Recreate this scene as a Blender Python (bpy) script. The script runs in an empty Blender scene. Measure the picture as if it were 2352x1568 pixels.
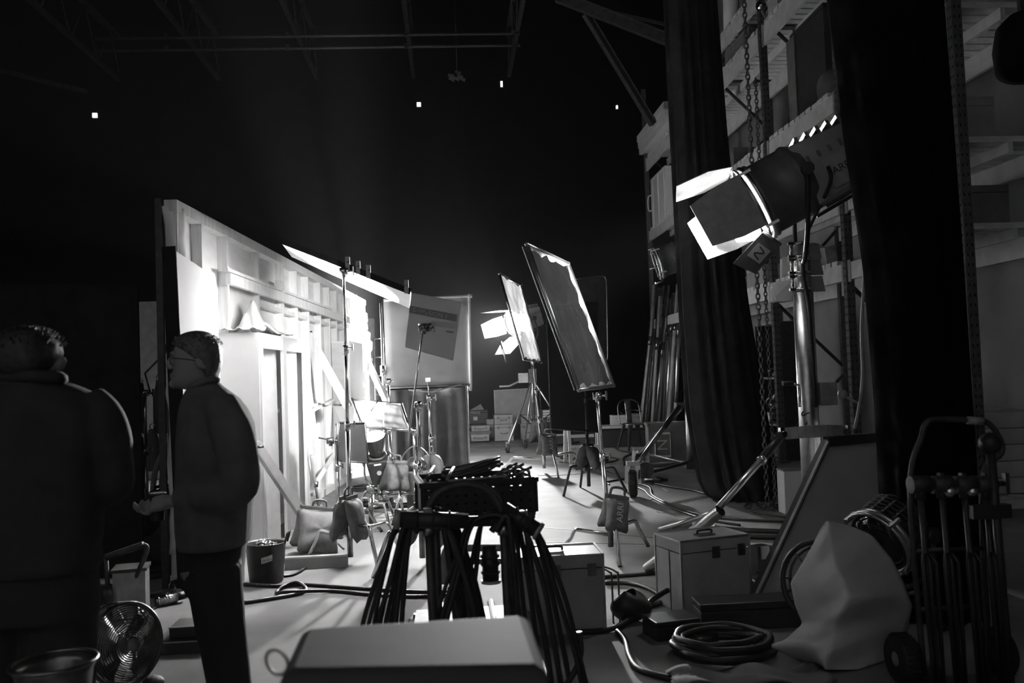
import bpy, math, random
from mathutils import Vector as V, Matrix as M3
random.seed(7)
sc = bpy.context.scene
col = sc.collection
PI = math.pi
# ---------------------------------------------------------------- camera
FPX, PX0, PY0 = 2000.0, 1176.0, 784.0          # focal length in pixels of the 2352 x 1568 frame
CAM = V((0, 0, 1.5))
_ro, _pi, _ya = math.radians(2.0), math.atan(81.2/FPX), math.radians(3.97)
_F = V((math.sin(_ya)*math.cos(_pi), math.cos(_ya)*math.cos(_pi), math.sin(_pi)))
_R0 = V((math.cos(_ya), -math.sin(_ya), 0)); _U0 = _R0.cross(_F)
_R = _R0*math.cos(_ro) - _U0*math.sin(_ro)
_U = _R0*math.sin(_ro) + _U0*math.cos(_ro)
cd = bpy.data.cameras.new('camera'); cam = bpy.data.objects.new('camera', cd); col.objects.link(cam)
cd.sensor_width = 36; cd.lens = 36*FPX/2352; cd.clip_start = .05; cd.clip_end = 200
cd.dof.use_dof = True; cd.dof.focus_distance = 9.0; cd.dof.aperture_fstop = 3.5
cam.matrix_world = M3(((_R.x, _U.x, -_F.x, 0), (_R.y, _U.y, -_F.y, 0), (_R.z, _U.z, -_F.z, 1.5), (0, 0, 0, 1)))
sc.camera = cam
# ---------------------------------------------------------------- world, exposure
w = bpy.data.worlds.new('world'); sc.world = w; w.use_nodes = True
w.node_tree.nodes['Background'].inputs[0].default_value = (1, 1, 1, 1)
w.node_tree.nodes['Background'].inputs[1].default_value = .004
sc.view_settings.view_transform = 'Standard'; sc.view_settings.look = 'None'
sc.view_settings.exposure = 1.15; sc.view_settings.gamma = 1.0; sc.view_settings.use_curve_mapping = False
sc.cycles.max_bounces = 10; sc.cycles.diffuse_bounces = 6; sc.cycles.glossy_bounces = 3
sc.cycles.transparent_max_bounces = 10; sc.cycles.sample_clamp_indirect = 12; sc.cycles.caustics_reflective = False
KEY_W, FAR_W, LOW_W = 45, 500, 760
# ---------------------------------------------------------------- points from the photograph's pixels at a real distance
def ray(px, py): return _R*((px-PX0)/FPX) + _U*((PY0-py)/FPX) + _F
def W(px, py, y): d = ray(px, py); return CAM + d*(y/d.y)
def WX(px, py, x): d = ray(px, py); return CAM + d*(x/d.x)
def WZ(px, py, z): d = ray(px, py); return CAM + d*((z-1.5)/d.z)
def Fl(px, py): return WZ(px, py, 0)
def up(b, py):                                   # the point straight above b that shows at picture row py
    k = (PY0-py)/FPX; a = V((b[0], b[1], 0)) - CAM
    z = (k*_F.dot(a) - _U.dot(a))/(_U.z - k*_F.z)
    return V((b[0], b[1], z))
def proj(p): a = V(p)-CAM; d = _F.dot(a); return (PX0+FPX*_R.dot(a)/d, PY0-FPX*_U.dot(a)/d)
def lerp(a, b, t): return V(a)*(1-t) + V(b)*t
# ---------------------------------------------------------------- materials
def mat(name, v, rough=.6, metal=0, vary=.15, scale=8, bump=0, spec=.4, stretch=None, sheen=0):
    m = bpy.data.materials.new(name); m.use_nodes = True; nt = m.node_tree; b = nt.nodes['Principled BSDF']
    b.inputs['Roughness'].default_value = rough; b.inputs['Metallic'].default_value = metal
    b.inputs['Specular IOR Level'].default_value = spec
    if sheen: b.inputs['Sheen Weight'].default_value = sheen
    tc = nt.nodes.new('ShaderNodeTexCoord'); mp = nt.nodes.new('ShaderNodeMapping'); nz = nt.nodes.new('ShaderNodeTexNoise')
    nz.inputs['Scale'].default_value = scale; nz.inputs['Detail'].default_value = 5
    if stretch: mp.inputs['Scale'].default_value = stretch
    nt.links.new(tc.outputs['Object'], mp.inputs['Vector']); nt.links.new(mp.outputs[0], nz.inputs['Vector'])
    rp = nt.nodes.new('ShaderNodeValToRGB')
    lo, hi = max(0, v*(1-vary)), min(1, v*(1+vary))
    rp.color_ramp.elements[0].color = (lo, lo, lo, 1); rp.color_ramp.elements[1].color = (hi, hi, hi, 1)
    rp.color_ramp.elements[0].position = .3; rp.color_ramp.elements[1].position = .7
    nt.links.new(nz.outputs[0], rp.inputs[0]); nt.links.new(rp.outputs[0], b.inputs['Base Color'])
    if bump:
        bp = nt.nodes.new('ShaderNodeBump'); bp.inputs['Strength'].default_value = bump; bp.inputs['Distance'].default_value = .02
        nt.links.new(nz.outputs[0], bp.inputs['Height']); nt.links.new(bp.outputs[0], b.inputs['Normal'])
    return m
def emis(name, s):
    m = bpy.data.materials.new(name); m.use_nodes = True; nt = m.node_tree; b = nt.nodes['Principled BSDF']
    b.inputs['Base Color'].default_value = (.8, .8, .8, 1); b.inputs['Emission Color'].default_value = (1, 1, 1, 1)
    b.inputs['Emission Strength'].default_value = s; return m
def sheer(name, v, tr=.5):                        # thin card or cloth that lets light through
    m = mat(name, v, .85, 0, .08, 3); nt = m.node_tree; b = nt.nodes['Principled BSDF']; mx = nt.nodes.new('ShaderNodeMixShader'); tl = nt.nodes.new('ShaderNodeBsdfTranslucent')
    tl.inputs[0].default_value = (v, v, v, 1); mx.inputs[0].default_value = tr; nt.links.new(b.outputs[0], mx.inputs[1]); nt.links.new(tl.outputs[0], mx.inputs[2]); nt.links.new(mx.outputs[0], nt.nodes['Material Output'].inputs[0]); return m
def film(name, clear, milk, v=.8, rough=.15):    # plastic sheet: part clear, part milky, part gloss
    m = bpy.data.materials.new(name); m.use_nodes = True; nt = m.node_tree; nt.nodes.remove(nt.nodes['Principled BSDF'])
    out = nt.nodes['Material Output']
    tr = nt.nodes.new('ShaderNodeBsdfTransparent'); tl = nt.nodes.new('ShaderNodeBsdfTranslucent'); gl = nt.nodes.new('ShaderNodeBsdfGlossy')
    tl.inputs[0].default_value = (v, v, v, 1); gl.inputs['Roughness'].default_value = rough; gl.inputs[0].default_value = (.8, .8, .8, 1)
    a = nt.nodes.new('ShaderNodeMixShader'); c = nt.nodes.new('ShaderNodeMixShader')
    a.inputs[0].default_value = milk; nt.links.new(tr.outputs[0], a.inputs[1]); nt.links.new(tl.outputs[0], a.inputs[2])
    c.inputs[0].default_value = 1-clear; nt.links.new(a.outputs[0], c.inputs[1]); nt.links.new(gl.outputs[0], c.inputs[2])
    nz = nt.nodes.new('ShaderNodeTexNoise'); nz.inputs['Scale'].default_value = 5; nz.inputs['Detail'].default_value = 3
    tc = nt.nodes.new('ShaderNodeTexCoord'); nt.links.new(tc.outputs['Object'], nz.inputs['Vector'])
    bp = nt.nodes.new('ShaderNodeBump'); bp.inputs['Strength'].default_value = .5; bp.inputs['Distance'].default_value = .05
    nt.links.new(nz.outputs[0], bp.inputs['Height']); nt.links.new(bp.outputs[0], gl.inputs['Normal'])
    nt.links.new(c.outputs[0], out.inputs[0]); return m
MT = dict(
 concrete=mat('concrete', .26, .8, 0, .28, 1.3, .08, .12), black_paint=mat('black_wall_paint', .008, .85, 0, .25, 2, 0, .03), roof=mat('dark_roof', .006, .9, 0, .2, 5, 0, .02),
 pale_flat=mat('pale_flat', .75, .8), roofpipe=mat('roof_pipe', .12, .5, .3), grey_wall=mat('grey_wall', .30, .8, 0, .12, 2), roofsteel=mat('roof_steel', .06, .7, 0, .3, 9, 0, .1), steel_dark=mat('dark_steel', .07, .5, .4, .3, 20), steel_grey=mat('painted_steel', .34, .5, .1, .2, 12),
 beam=mat('beam_paint', .72, .5, 0, .12, 6), deck=mat('deck_timber', .8, .7, 0, .2, 6, 0, .3, (1, 6, 6)), wood=mat('raw_timber', .74, .65, 0, .14, 5, .05, .3, (6, 6, .6)),
 woodgrey=mat('brace_timber', .42, .65, 0, .15, 6, .05, .3), ply=mat('plywood', .72, .6, 0, .10, 3, 0, .3, (1, 1, 3)), board=mat('white_board', .86, .75, 0, .05, 3),
 white=mat('white_paint', .82, .5, 0, .05, 4), cloth_white=mat('white_cloth', .8, .9, 0, .06, 9), cloth_grey=mat('grey_cloth', .13, .9, 0, .2, 5), cloth_pale=mat('pale_cloth', .50, .9, 0, .1, 3),
 velvet=mat('black_drape', .024, .95, 0, .3, 6, 0, .03), velvet2=mat('black_drape_deep', .005, .95, 0, .3, 6, 0, .02), black=mat('black_cloth', .02, .95, 0, .2, 8, 0, .04),
 chrome=mat('chrome', .78, .18, 1, .08, 10), alu=mat('brushed_aluminium', .62, .32, 1, .12, 25), gunmetal=mat('gunmetal', .22, .3, .9, .2, 20), plastic=mat('black_plastic', .03, .4, 0, .2, 15),
 rubber=mat('black_rubber', .025, .6, 0, .2, 20), cable2=mat('grey_cable_rubber', .09, .5, 0, .2, 30), cable=mat('cable_rubber', .03, .45, 0, .2, 30), bag=mat('sandbag_canvas', .13, .75, 0, .25, 18, .15), bagdark=mat('dark_sandbag_canvas', .07, .8, 0, .25, 18, .15),
 dark_lamp=mat('dark_lamp_head', .01, .9, 0, .1, 4, 0, .05), case_face=mat('plywood_case_dark', .20, .55, 0, .2, 5, .04), case_edge=mat('case_side', .60, .5, 0, .1, 5), crate=mat('grey_crate', .42, .5, 0, .1, 6), cardboard=mat('cardboard', .50, .8, 0, .12, 6),
 skin=mat('skin', .28, .5, 0, .1, 10), hair=mat('hair', .035, .55, 0, .3, 40, .3), hairg=mat('grey_hair', .12, .55, 0, .3, 40, .3), jacket=mat('grey_fleece', .12, .9, 0, .2, 9, .1), jacket_dark=mat('dark_jacket', .03, .85, 0, .25, 12, .1), trousers=mat('black_trousers', .022, .85),
 lampbody=mat('lamp_housing', .16, .4, .2, .15, 15), lampsilver=mat('lamp_casing_grey', .38, .4, .3, .1, 12), door_in=mat('barn_door_metal', .42, .45, .3, .15, 20), brass=mat('connector_metal', .6, .25, .9, .2, 20),
 label=mat('paper_label', .75, .8), ink=mat('dark_ink', .04, .7), inkpale=mat('pale_ink', .55, .7), blockwhite=mat('pale_blocks', .6, .8, 0, .15, 5), flagtex=sheer('flag_grey', .36, .35), cabinet=mat('dark_cabinet', .045, .7), rackpost=mat('rack_post_steel', .13, .5, .3, .3, 20), bounce_wall=mat('pale_bounce_wall', .6, .9), tin=mat('dull_tin', .36, .35, .7, .15, 8),
 paperwrap=mat('paper_wrap', .62, .75, 0, .1, 4), trayt=mat('grey_tray', .065, .7, 0, .1, 8, 0, .15),
 film=film("clear_film", .94, .09), frost=film('frosted_film', .88, .3), lens=emis('lit_lens', 7), lens_far=emis('glaring_lens', 60), scrim=film('scrim_film', .93, .35), lens_low=emis('lit_low_lens', 12), dot=emis('wall_box_glow', .5), glassdark=mat('dark_lens', .02, .08, 0, .1, 5, 0, .8))
# ---------------------------------------------------------------- mesh helper
def spl(pts, n=8, closed=False):
    P = [V(p) for p in pts]; out = []; N = len(P)
    rng = range(N if closed else N-1)
    for i in rng:
        if closed: a, b, c, d = P[i-1], P[i], P[(i+1) % N], P[(i+2) % N]
        else: a, b, c, d = P[max(i-1, 0)], P[i], P[i+1], P[min(i+2, N-1)]
        for k in range(n):
            t = k/n; out.append(.5*((2*b) + (c-a)*t + (2*a-5*b+4*c-d)*t*t + (3*b-a-3*c+d)*t**3))
    if not closed: out.append(P[-1])
    return out
class MB:
    def __init__(s): s.v = []; s.f = []; s.sm = []
    def add(s, vs, fs, smooth=False):
        o = len(s.v); s.v += [V(p) for p in vs]
        s.f += [tuple(i+o for i in f) for f in fs]; s.sm += [smooth]*len(fs); return s
    def hexa(s, a): return s.add(a, [(0, 3, 2, 1), (4, 5, 6, 7), (0, 1, 5, 4), (1, 2, 6, 5), (2, 3, 7, 6), (3, 0, 4, 7)])
    def box(s, c, d, rz=0):
        x, y, z = d[0]/2, d[1]/2, d[2]/2; C, S = math.cos(rz), math.sin(rz); c = V(c)
        P = [(-x, -y, -z), (x, -y, -z), (x, y, -z), (-x, y, -z), (-x, -y, z), (x, -y, z), (x, y, z), (-x, y, z)]
        return s.hexa([c+V((p[0]*C-p[1]*S, p[0]*S+p[1]*C, p[2])) for p in P])
    def bar(s, a, b, wd, h, upv=(0, 0, 1)):
        a, b = V(a), V(b); d = (b-a).normalized(); u = V(upv); x = d.cross(u)
        if x.length < 1e-4: x = d.cross(V((0, 1, 0)))
        x.normalize(); u = x.cross(d); x = x*wd/2; u = u*h/2
        return s.hexa([a-x-u, a+x-u, b+x-u, b-x-u, a-x+u, a+x+u, b+x+u, b-x+u])
    def tube(s, pts, r, n=8, closed=False, cap=True):
        P = [V(p) for p in pts]; N = len(P); R = r if isinstance(r, (list, tuple)) else [r]*N
        vs, fs, nrm = [], [], None
        for i in range(N):
            t = (P[(i+1) % N]-P[i-1]) if closed else (P[min(i+1, N-1)]-P[max(i-1, 0)])
            if t.length < 1e-9: t = V((0, 0, 1))
            t.normalize()
            if nrm is None:
                nrm = t.orthogonal().normalized()
            else:
                q = nrm - t*nrm.dot(t); nrm = q.normalized() if q.length > 1e-6 else t.orthogonal().normalized()
            b = t.cross(nrm)
            for k in range(n):
                a = 2*PI*k/n; vs.append(P[i]+(nrm*math.cos(a)+b*math.sin(a))*R[i])
        for i in range(N if closed else N-1):
            j = (i+1) % N
            for k in range(n): fs.append((i*n+k, i*n+(k+1) % n, j*n+(k+1) % n, j*n+k))
        s.add(vs, fs, True)
        if cap and not closed:
            o = len(s.v)-len(vs); s.f += [tuple(o+k for k in reversed(range(n))), tuple(o+(N-1)*n+k for k in range(n))]; s.sm += [False]*2
        return s
    def lathe(s, prof, o=(0, 0, 0), ax=(0, 0, 1), n=20, sx=1, sy=1, cap=True):
        o, ax = V(o), V(ax).normalized(); u = ax.orthogonal().normalized() if abs(ax.z) < .999 else V((1, 0, 0)); q = ax.cross(u); vs, fs = [], []
        for r, z in prof:
            for k in range(n):
                a = 2*PI*k/n; vs.append(o+ax*z+u*(r*sx*math.cos(a))+q*(r*sy*math.sin(a)))
        m = len(prof)
        for i in range(m-1):
            for k in range(n): fs.append((i*n+k, i*n+(k+1) % n, (i+1)*n+(k+1) % n, (i+1)*n+k))
        s.add(vs, fs, True)
        if cap:
            b = len(s.v)-len(vs)
            s.f += [tuple(b+k for k in reversed(range(n))), tuple(b+(m-1)*n+k for k in range(n))]; s.sm += [False]*2
        return s
    def cyl(s, a, b, r, n=14, r2=None):
        a, b = V(a), V(b); return s.lathe([(r, 0), (r if r2 is None else r2, (b-a).length)], a, b-a, n)
    def prism(s, poly, ext):
        P = [V(p) for p in poly]; e = V(ext); n = len(P)
        return s.add(P+[p+e for p in P], [tuple(reversed(range(n))), tuple(range(n, 2*n))]+[(i, (i+1) % n, n+(i+1) % n, n+i) for i in range(n)])
    def quad(s, a, b, c, d, t):                   # a panel of thickness t
        a, b, c, d = map(V, (a, b, c, d)); nn = (b-a).cross(d-a).normalized()*t
        return s.hexa([a, b, c, d, a+nn, b+nn, c+nn, d+nn])
    def grid(s, fn, nu, nv, cu=False, cv=False, smooth=True):
        vs = [fn(i/(nu if cu else nu-1), j/(nv if cv else nv-1)) for i in range(nu) for j in range(nv)]
        fs = []
        for i in range(nu if cu else nu-1):
            for j in range(nv if cv else nv-1):
                fs.append((i*nv+j, ((i+1) % nu)*nv+j, ((i+1) % nu)*nv+(j+1) % nv, i*nv+(j+1) % nv))
        return s.add(vs, fs, smooth)
    def ball(s, c, r, nu=14, nv=9, sc3=(1, 1, 1)):
        c = V(c)
        return s.grid(lambda u, v: c+V((r*sc3[0]*math.sin(PI*v)*math.cos(2*PI*u), r*sc3[1]*math.sin(PI*v)*math.sin(2*PI*u), r*sc3[2]*math.cos(PI*v))), nu, nv, True)
    def torus(s, c, R, r, ax=(0, 0, 1), n=24, m=10):
        ax = V(ax).normalized(); u = ax.orthogonal().normalized() if abs(ax.z) < .999 else V((1, 0, 0)); q = ax.cross(u); c = V(c)
        return s.tube([c+(u*math.cos(2*PI*k/n)+q*math.sin(2*PI*k/n))*R for k in range(n)], r, m, True)
    def xf(s, m): s.v = [m @ p for p in s.v]; return s
    def build(s, name, m, parent=None, off=None, **kw):
        o3 = V(off) if off is not None else V((0, 0, 0))
        me = bpy.data.meshes.new(name); me.from_pydata([tuple(p-o3) for p in s.v], [], s.f)
        me.polygons.foreach_set('use_smooth', s.sm); me.update()
        me.materials.append(MT[m] if isinstance(m, str) else m)
        ob = bpy.data.objects.new(name, me); col.objects.link(ob)
        if parent: ob.parent = parent
        for k, vv in kw.items():
            if k == 'bevel':
                b = ob.modifiers.new('bevel', 'BEVEL'); b.width = vv; b.segments = 2; b.limit_method = 'ANGLE'
            elif k == 'solid':
                b = ob.modifiers.new('solid', 'SOLIDIFY'); b.thickness = vv; b.offset = 0
            else: ob[k] = vv
        return ob
class Thing:
    def __init__(s, name, label, cat, loc=(0, 0, 0), group=None, rz=0):
        s.o = bpy.data.objects.new(name, None); col.objects.link(s.o); s.o.location = loc; s.o.empty_display_size = .1
        s.loc = V(loc); s.o['label'] = label; s.o['category'] = cat
        if group: s.o['group'] = group
    def add(s, name, mb, m, parent=None, **kw): return mb.build(name, m, parent or s.o, s.loc, **kw)
    def text(s, name, body, m, pos, right, upv, size, parent=None, align='CENTER'):
        cu = bpy.data.curves.new(name, 'FONT'); cu.body = body; cu.size = size; cu.align_x = align; cu.align_y = 'CENTER'; cu.extrude = .0004
        cu.materials.append(MT[m]); tmp = bpy.data.objects.new(name, cu); col.objects.link(tmp); me = bpy.data.meshes.new_from_object(tmp.evaluated_get(bpy.context.evaluated_depsgraph_get())); bpy.data.objects.remove(tmp); ob = bpy.data.objects.new(name, me); col.objects.link(ob); ob.parent = parent or s.o
        r = V(right).normalized(); u = V(upv); u = (u-r*u.dot(r)).normalized(); n = r.cross(u); p = V(pos)-s.loc
        ob.matrix_local = M3(((r.x, u.x, n.x, p.x), (r.y, u.y, n.y, p.y), (r.z, u.z, n.z, p.z), (0, 0, 0, 1))); return ob
def tag(o, label, cat, group=None):
    o['label'] = label; o['category'] = cat
    if group: o['group'] = group
    return o
def struct(o): o['kind'] = 'structure'; return o
def clone(root, loc, label=None, rz=0, sc3=None):
    c = root.copy(); col.objects.link(c); c.location = loc; c.rotation_euler = (0, 0, rz)
    if sc3: c.scale = sc3
    if label: c['label'] = label
    for ch in root.children:
        d = ch.copy(); col.objects.link(d); d.parent = c
        for g in ch.children:
            e = g.copy(); col.objects.link(e); e.parent = d
    return c
def lamp_light(name, pos, to, watts, rad, spread, parent=None):
    l = bpy.data.lights.new(name, 'AREA'); l.shape = 'DISK'; l.size = rad*2; l.energy = watts; l.spread = math.radians(spread)
    o = bpy.data.objects.new(name, l); col.objects.link(o); o.location = pos
    o.rotation_euler = (V(to)-V(pos)).to_track_quat('-Z', 'Y').to_euler(); return o
# ================================================================= the hall
g = MB(); g.add([(-13, -2, 0), (8, -2, 0), (8, 24, 0), (-13, 24, 0)], [(0, 1, 2, 3)])
floor = struct(g.build('floor', 'concrete'))
for k, (a, b) in enumerate([((1085, 1003), (1180, 1042)), ((700, 1160), (1500, 1235)), ((985, 1130), (905, 1420)), ((1255, 1245), (1480, 1250))]):
    j = MB(); p, q = Fl(*a), Fl(*b); p.z = q.z = .0015; j.bar(p, q, .006, .003); j.build('floor_joint', 'steel_dark', floor)
for nm, x0, y0, x1, y1, m in (('wall_back', -13, 23.6, 8, 23.6, 'black_paint'), ('wall_right', 6.75, -2, 6.75, 23.6, 'grey_wall'), ('wall_left', -12.8, -2, -12.8, 23.6, 'black_paint'), ('wall_bounce', -13, -1.9, 8, -1.9, 'bounce_wall')):  # front wall, out of view, is added close and pale to bounce fill light
    g = MB(); g.bar((x0, y0, 5.6), (x1, y1, 5.6), .2, 11.2); struct(g.build(nm, m))
g = MB(); g.box((-2.5, 11, 11.3), (21, 26, .2)); struct(g.build('ceiling', 'roof'))
# small pale boxes high on the back wall, their brightness put in as glow
for px, py, sx, sz, lb in ((218, 265, .12, .12, 'small square pale box, given a glow, high on the back wall above the set wall'), (962, 240, .11, .11, 'small square pale box, given a glow, high on the back wall below the roof pipes'),
                       (1152, 193, .06, .15, 'thin bright fitting, given a glow, high on the back wall right of the roof pipes'), (1417, 246, .05, .09, 'tiny pale fitting, given a glow, high on the back wall beside the tall rack')):
    p = W(px, py, 23.45); t = Thing('wall_box', lb, 'wall box', p)
    g = MB(); g.box(p, (sx, .06, sz)); t.add('glow_face', g, 'dot')
    g = MB(); g.box(p+V((0, .04, 0)), (sx+.03, .04, sz+.03)); t.add('back_plate', g, 'steel_dark')
# roof trusses running away from us
for i, (x, lb) in enumerate(((-8.6, 'dark lattice roof truss farthest out to the side over the black panel'), (-6.0, 'dark lattice roof truss between the two outermost ones over the set wall'), (-3.4, 'dark lattice roof truss over the timber set wall'),
                           (-.8, 'dark lattice roof truss crossing the middle of the roof pipes'), (1.8, 'dark lattice roof truss at the free end of the roof pipes'))):
    t = Thing('roof_truss', lb, 'truss', (x, 14, 9.7))
    g = MB(); g.bar((x, 8, 9.75), (x, 23.5, 9.75), .10, .10); t.add('bottom_chord', g, 'roofsteel')
    g = MB(); g.bar((x, 8, 10.9), (x, 23.5, 10.9), .12, .12); t.add('top_chord', g, 'roofsteel')
    for k in range(10):
        y = 8.2+k*1.55; g = MB(); g.tube([(x, y, 9.75), (x, y+.75, 10.9)], .022, 6); t.add('web_bar', g, 'roofsteel')
        g = MB(); g.tube([(x, y+.75, 10.9), (x, y+1.5, 9.75)], .022, 6); t.add('web_bar', g, 'roofsteel')
for z, lb in ((9.2, 'upper of the two long pipes hanging under the roof trusses'), (8.93, 'lower of the two long pipes hanging under the roof trusses')):
    t = Thing('roof_pipe', lb, 'pipe', (-2, 19.2, z), 'long pipes under the roof')
    g = MB(); g.tube([(-7.5, 19.2, z-.05), (1.75, 19.2, z)], .035, 8); t.add('pipe_tube', g, 'roofpipe')
    for x in (-6, -3.4, -.8, 1.6):
        g = MB(); g.box((x, 19.2, z), (.07, .1, .1)); t.add('clamp', g, 'gunmetal')
for a, b, wd, lb in (((1280, -8, 18), (1545, 96, 17.4), .22, 'broad dark roof rafter sloping down behind the big drape'), ((1345, 30, 18), (1500, 285, 19), .16, 'dark roof strut leaning down to the tall rack'), ((1400, 28, 18), (1545, 60, 18), .05, 'thin roof rod above the broad rafter'),
                  ((-10, 160, 22), (200, 212, 22), .1, 'dark sloping roof strut at the far side above the black panel')):
    t = Thing('roof_beam', lb, 'beam', W(*a)); g = MB(); g.bar(W(*a), W(*b), wd*.7, wd); t.add('beam_web', g, 'roofsteel'); g = MB(); g.bar(W(*a)+V((0, 0, wd*.5)), W(*b)+V((0, 0, wd*.5)), wd*1.1, .02); t.add('beam_flange', g, 'roofsteel')
g = MB(); p = W(1050, 172, 21)
for k in range(7): q = p+V((random.uniform(-.25, .2), 0, random.uniform(-.12, .1))); g.quad(q, q+V((.14, .05, -.06)), q+V((.16, .05, .03)), q+V((.02, 0, .05)), .004)
t = Thing('torn_fabric', 'scrap of torn pale fabric caught on the roof steel', 'fabric', p); t.add('scraps', g, 'cloth_grey'); g = MB(); g.tube([p, V((p.x, p.y, 11.2))], .012, 5); t.add('hanging_cord', g, 'roofsteel')
# ================================================================= pallet rack on the right
XF, XR = 5.15, 6.25
UY = [8.3, 10.9, 13.5, 16.2, 18.85, 21.95]
rack = Thing('pallet_rack', 'tall steel pallet rack with timber decks along the side wall', 'rack', (XF, 13.5, 0))
def upright(x, y, s):
    g = MB()
    g.box((x, y-.045, 4.4), (.10, .006, 8.8)); g.box((x-s*.05, y, 4.4), (.006, .09, 8.8)); g.box((x+s*.05, y, 4.4), (.006, .09, 8.8)); g.box((x, y-.04, .02), (.16, .14, .02))
    u = rack.add('upright', g, 'rackpost')
    if y < 17 and x < 5.5:
        g = MB()
        for k in range(80):
            z = .35+k*.1
            for dx in (-.025, .025): g.box((x+dx, y-.0485, z), (.012, .002, .03))
            for dy in (-.02, .02): g.box((x-s*.0535, y+dy, z), (.002, .012, .03))
        rack.add('slot_holes', g, 'black', u, kind='stuff')
for y in UY:
    upright(XF, y, 1); upright(XR, y, 1)
    for k in range(7 if y > 9 else 0):
        z = .3+k*1.15; a, b = ((XF, y, z), (XR, y, z+1.1)) if k % 2 == 0 else ((XR, y, z), (XF, y, z+1.1))
        g = MB(); g.bar(a, b, .04, .05, (0, 1, 0)); rack.add('brace', g, 'steel_dark')
g = MB(); g.hexa([V(q) for q in ((-.58, -.08, 0), (.58, -.08, 0), (.58, .08, 0), (-.58, .08, 0), (-.58, -.08, .06), (.58, -.08, .06), (.58, .08, .06), (-.58, .08, .06))]); _s = g.build('deck_slat', 'deck'); SLAT = _s.data; bpy.data.objects.remove(_s)
LV = {2.60: .22, 3.48: .22, 4.84: .24, 6.66: .30}
def deck(y0, y1, z, h, slats=True, y_from=None, y_to=None):
    for x, m in ((XF, 'beam'), (XR, 'beam'), ((XF+XR)/2, 'beam')):
        hh = h if x != (XF+XR)/2 else h*.5
        g = MB(); g.box((x, (y0+y1)/2, z+h-hh/2), (.05, y1-y0-.1, hh)); rack.add('beam', g, m)
    g = MB(); g.box((XF-.028, y0+.08, z+h/2), (.012, .1, h+.06)); g.box((XF-.028, y1-.08, z+h/2), (.012, .1, h+.06)); rack.add('beam_connector', g, 'steel_grey')
    if slats:
        for k in range(int((y1-y0-.1)/.2)):
            yy = y0+.14+k*.2
            if (y_from and yy < y_from) or (y_to and yy > y_to): continue
            o = bpy.data.objects.new('deck_slat', SLAT); col.objects.link(o); o.parent = rack.o
            o.location = V(((XF+XR)/2+random.uniform(-.012, .012), yy, z+h+.001))-rack.loc; o.rotation_euler = (0, 0, random.uniform(-.006, .006))
for y0, y1, lv, yf, yt in ((8.3, 10.9, (2.60, 3.48, 4.84), None, 9.9), (10.9, 13.5, (2.60, 3.48, 4.84, 6.66), 11.1, None), (13.5, 16.2, (2.60, 4.84, 6.66), None, None), (16.2, 18.85, (2.60, 4.84, 6.66), None, None), (18.85, 21.95, (2.60, 4.84, 6.66), 19.6, None)):
    for z in lv: deck(y0, y1, z, LV[z], not (z == 2.60 and y0 > 16) and not (z == 4.84 and y0 == 16.2), yf, yt)
deck(13.5, 16.2, 7.36, .26, True); deck(10.9, 13.5, 8.3, .26, False)
# ---- goods on the rack
def case_box(name, label, cat, c, d, m, rz=0, lid=.2, handle=True, group=None, edge=None, face=None):
    c = V(c); t = Thing(name, label, cat, c-V((0, 0, d[2]/2)), group)
    g = MB(); g.box(c-V((0, 0, d[2]*lid/2)), (d[0], d[1], d[2]*(1-lid)), rz); t.add('body', g, m, bevel=.006)
    g = MB(); g.box(c+V((0, 0, d[2]*(1-lid)/2)), (d[0]*1.01, d[1]*1.01, d[2]*lid-.006), rz); t.add('lid', g, edge or m, bevel=.006)
    if handle:
        C, S = math.cos(rz), math.sin(rz); R = lambda x, y, z: c+V((x*C-y*S, x*S+y*C, z))
        w2 = d[0]*.16; g = MB(); g.tube(spl([R(-w2, -d[1]/2, -.0), R(-w2*.9, -d[1]/2-.03, -.02), R(w2*.9, -d[1]/2-.03, -.02), R(w2, -d[1]/2, 0)], 4), .008, 6); t.add('handle', g, 'gunmetal')
        g = MB()
        for sx in (-.3, .3): g.box(R(sx*d[0], -d[1]/2-.006, d[2]*(.5-lid)), (.035, .014, .06), rz)
        t.add('latch', g, 'gunmetal')
    return t
t = case_box('flight_trunk', 'pale upright trunk with handles on the rack shelf beside the drape', 'trunk', (5.5, 21.0, 5.14+.63), (.62, 1.5, 1.26), 'white', 0, .08, False)
for y in (20.35, 20.95, 21.5):
    g = MB(); g.box((5.18, y, 5.75), (.02, .03, 1.25)); t.add('batten', g, 'white')
g = MB(); g.tube(spl([(5.19, 21.68, 5.6), (5.12, 21.76, 5.62), (5.12, 21.76, 5.95), (5.19, 21.68, 5.98)], 5), .02, 6); t.add('handle', g, 'white')
t = Thing('panel_stack', 'long pale panels stacked on top of the far rack bay', 'panels', (5.5, 20.6, 7.03))
for k in range(3):
    g = MB(); g.box((5.45, 20.6+.1*k, 7.2+k*.19), (.9, 2.9, .16)); t.add('panel', g, 'board')
g = MB(); g.box((5.75, 20.3, 7.72), (.4, .7, .7)); tag(g.build('carton', 'cardboard', bevel=.01), 'dim carton on top of the long pale panels on the far rack bay', 'carton')
t = Thing('plank_bundle', 'bundle of pale planks lying on the rack shelf behind the hanging chain', 'planks', (5.5, 17, 5.1))
for k in range(8):
    g = MB(); g.box((5.28+.16*(k % 4), 17.3, 5.17+.09*(k//4)), (.14, 2.4+.2*(k % 3), .08)); t.add('plank', g, 'wood')
t = case_box('storage_cabinet', 'tall dark cabinet standing on the upper rack deck beside the upright', 'cabinet', (5.75, 12.35, 5.15+.75), (.75, 1.2, 1.45), 'cabinet', 0, .05, False)
g = MB(); g.box((5.36, 12.9, 5.85), (.02, .3, 1.4)); t.add('side_panel', g, 'case_face')
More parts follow.
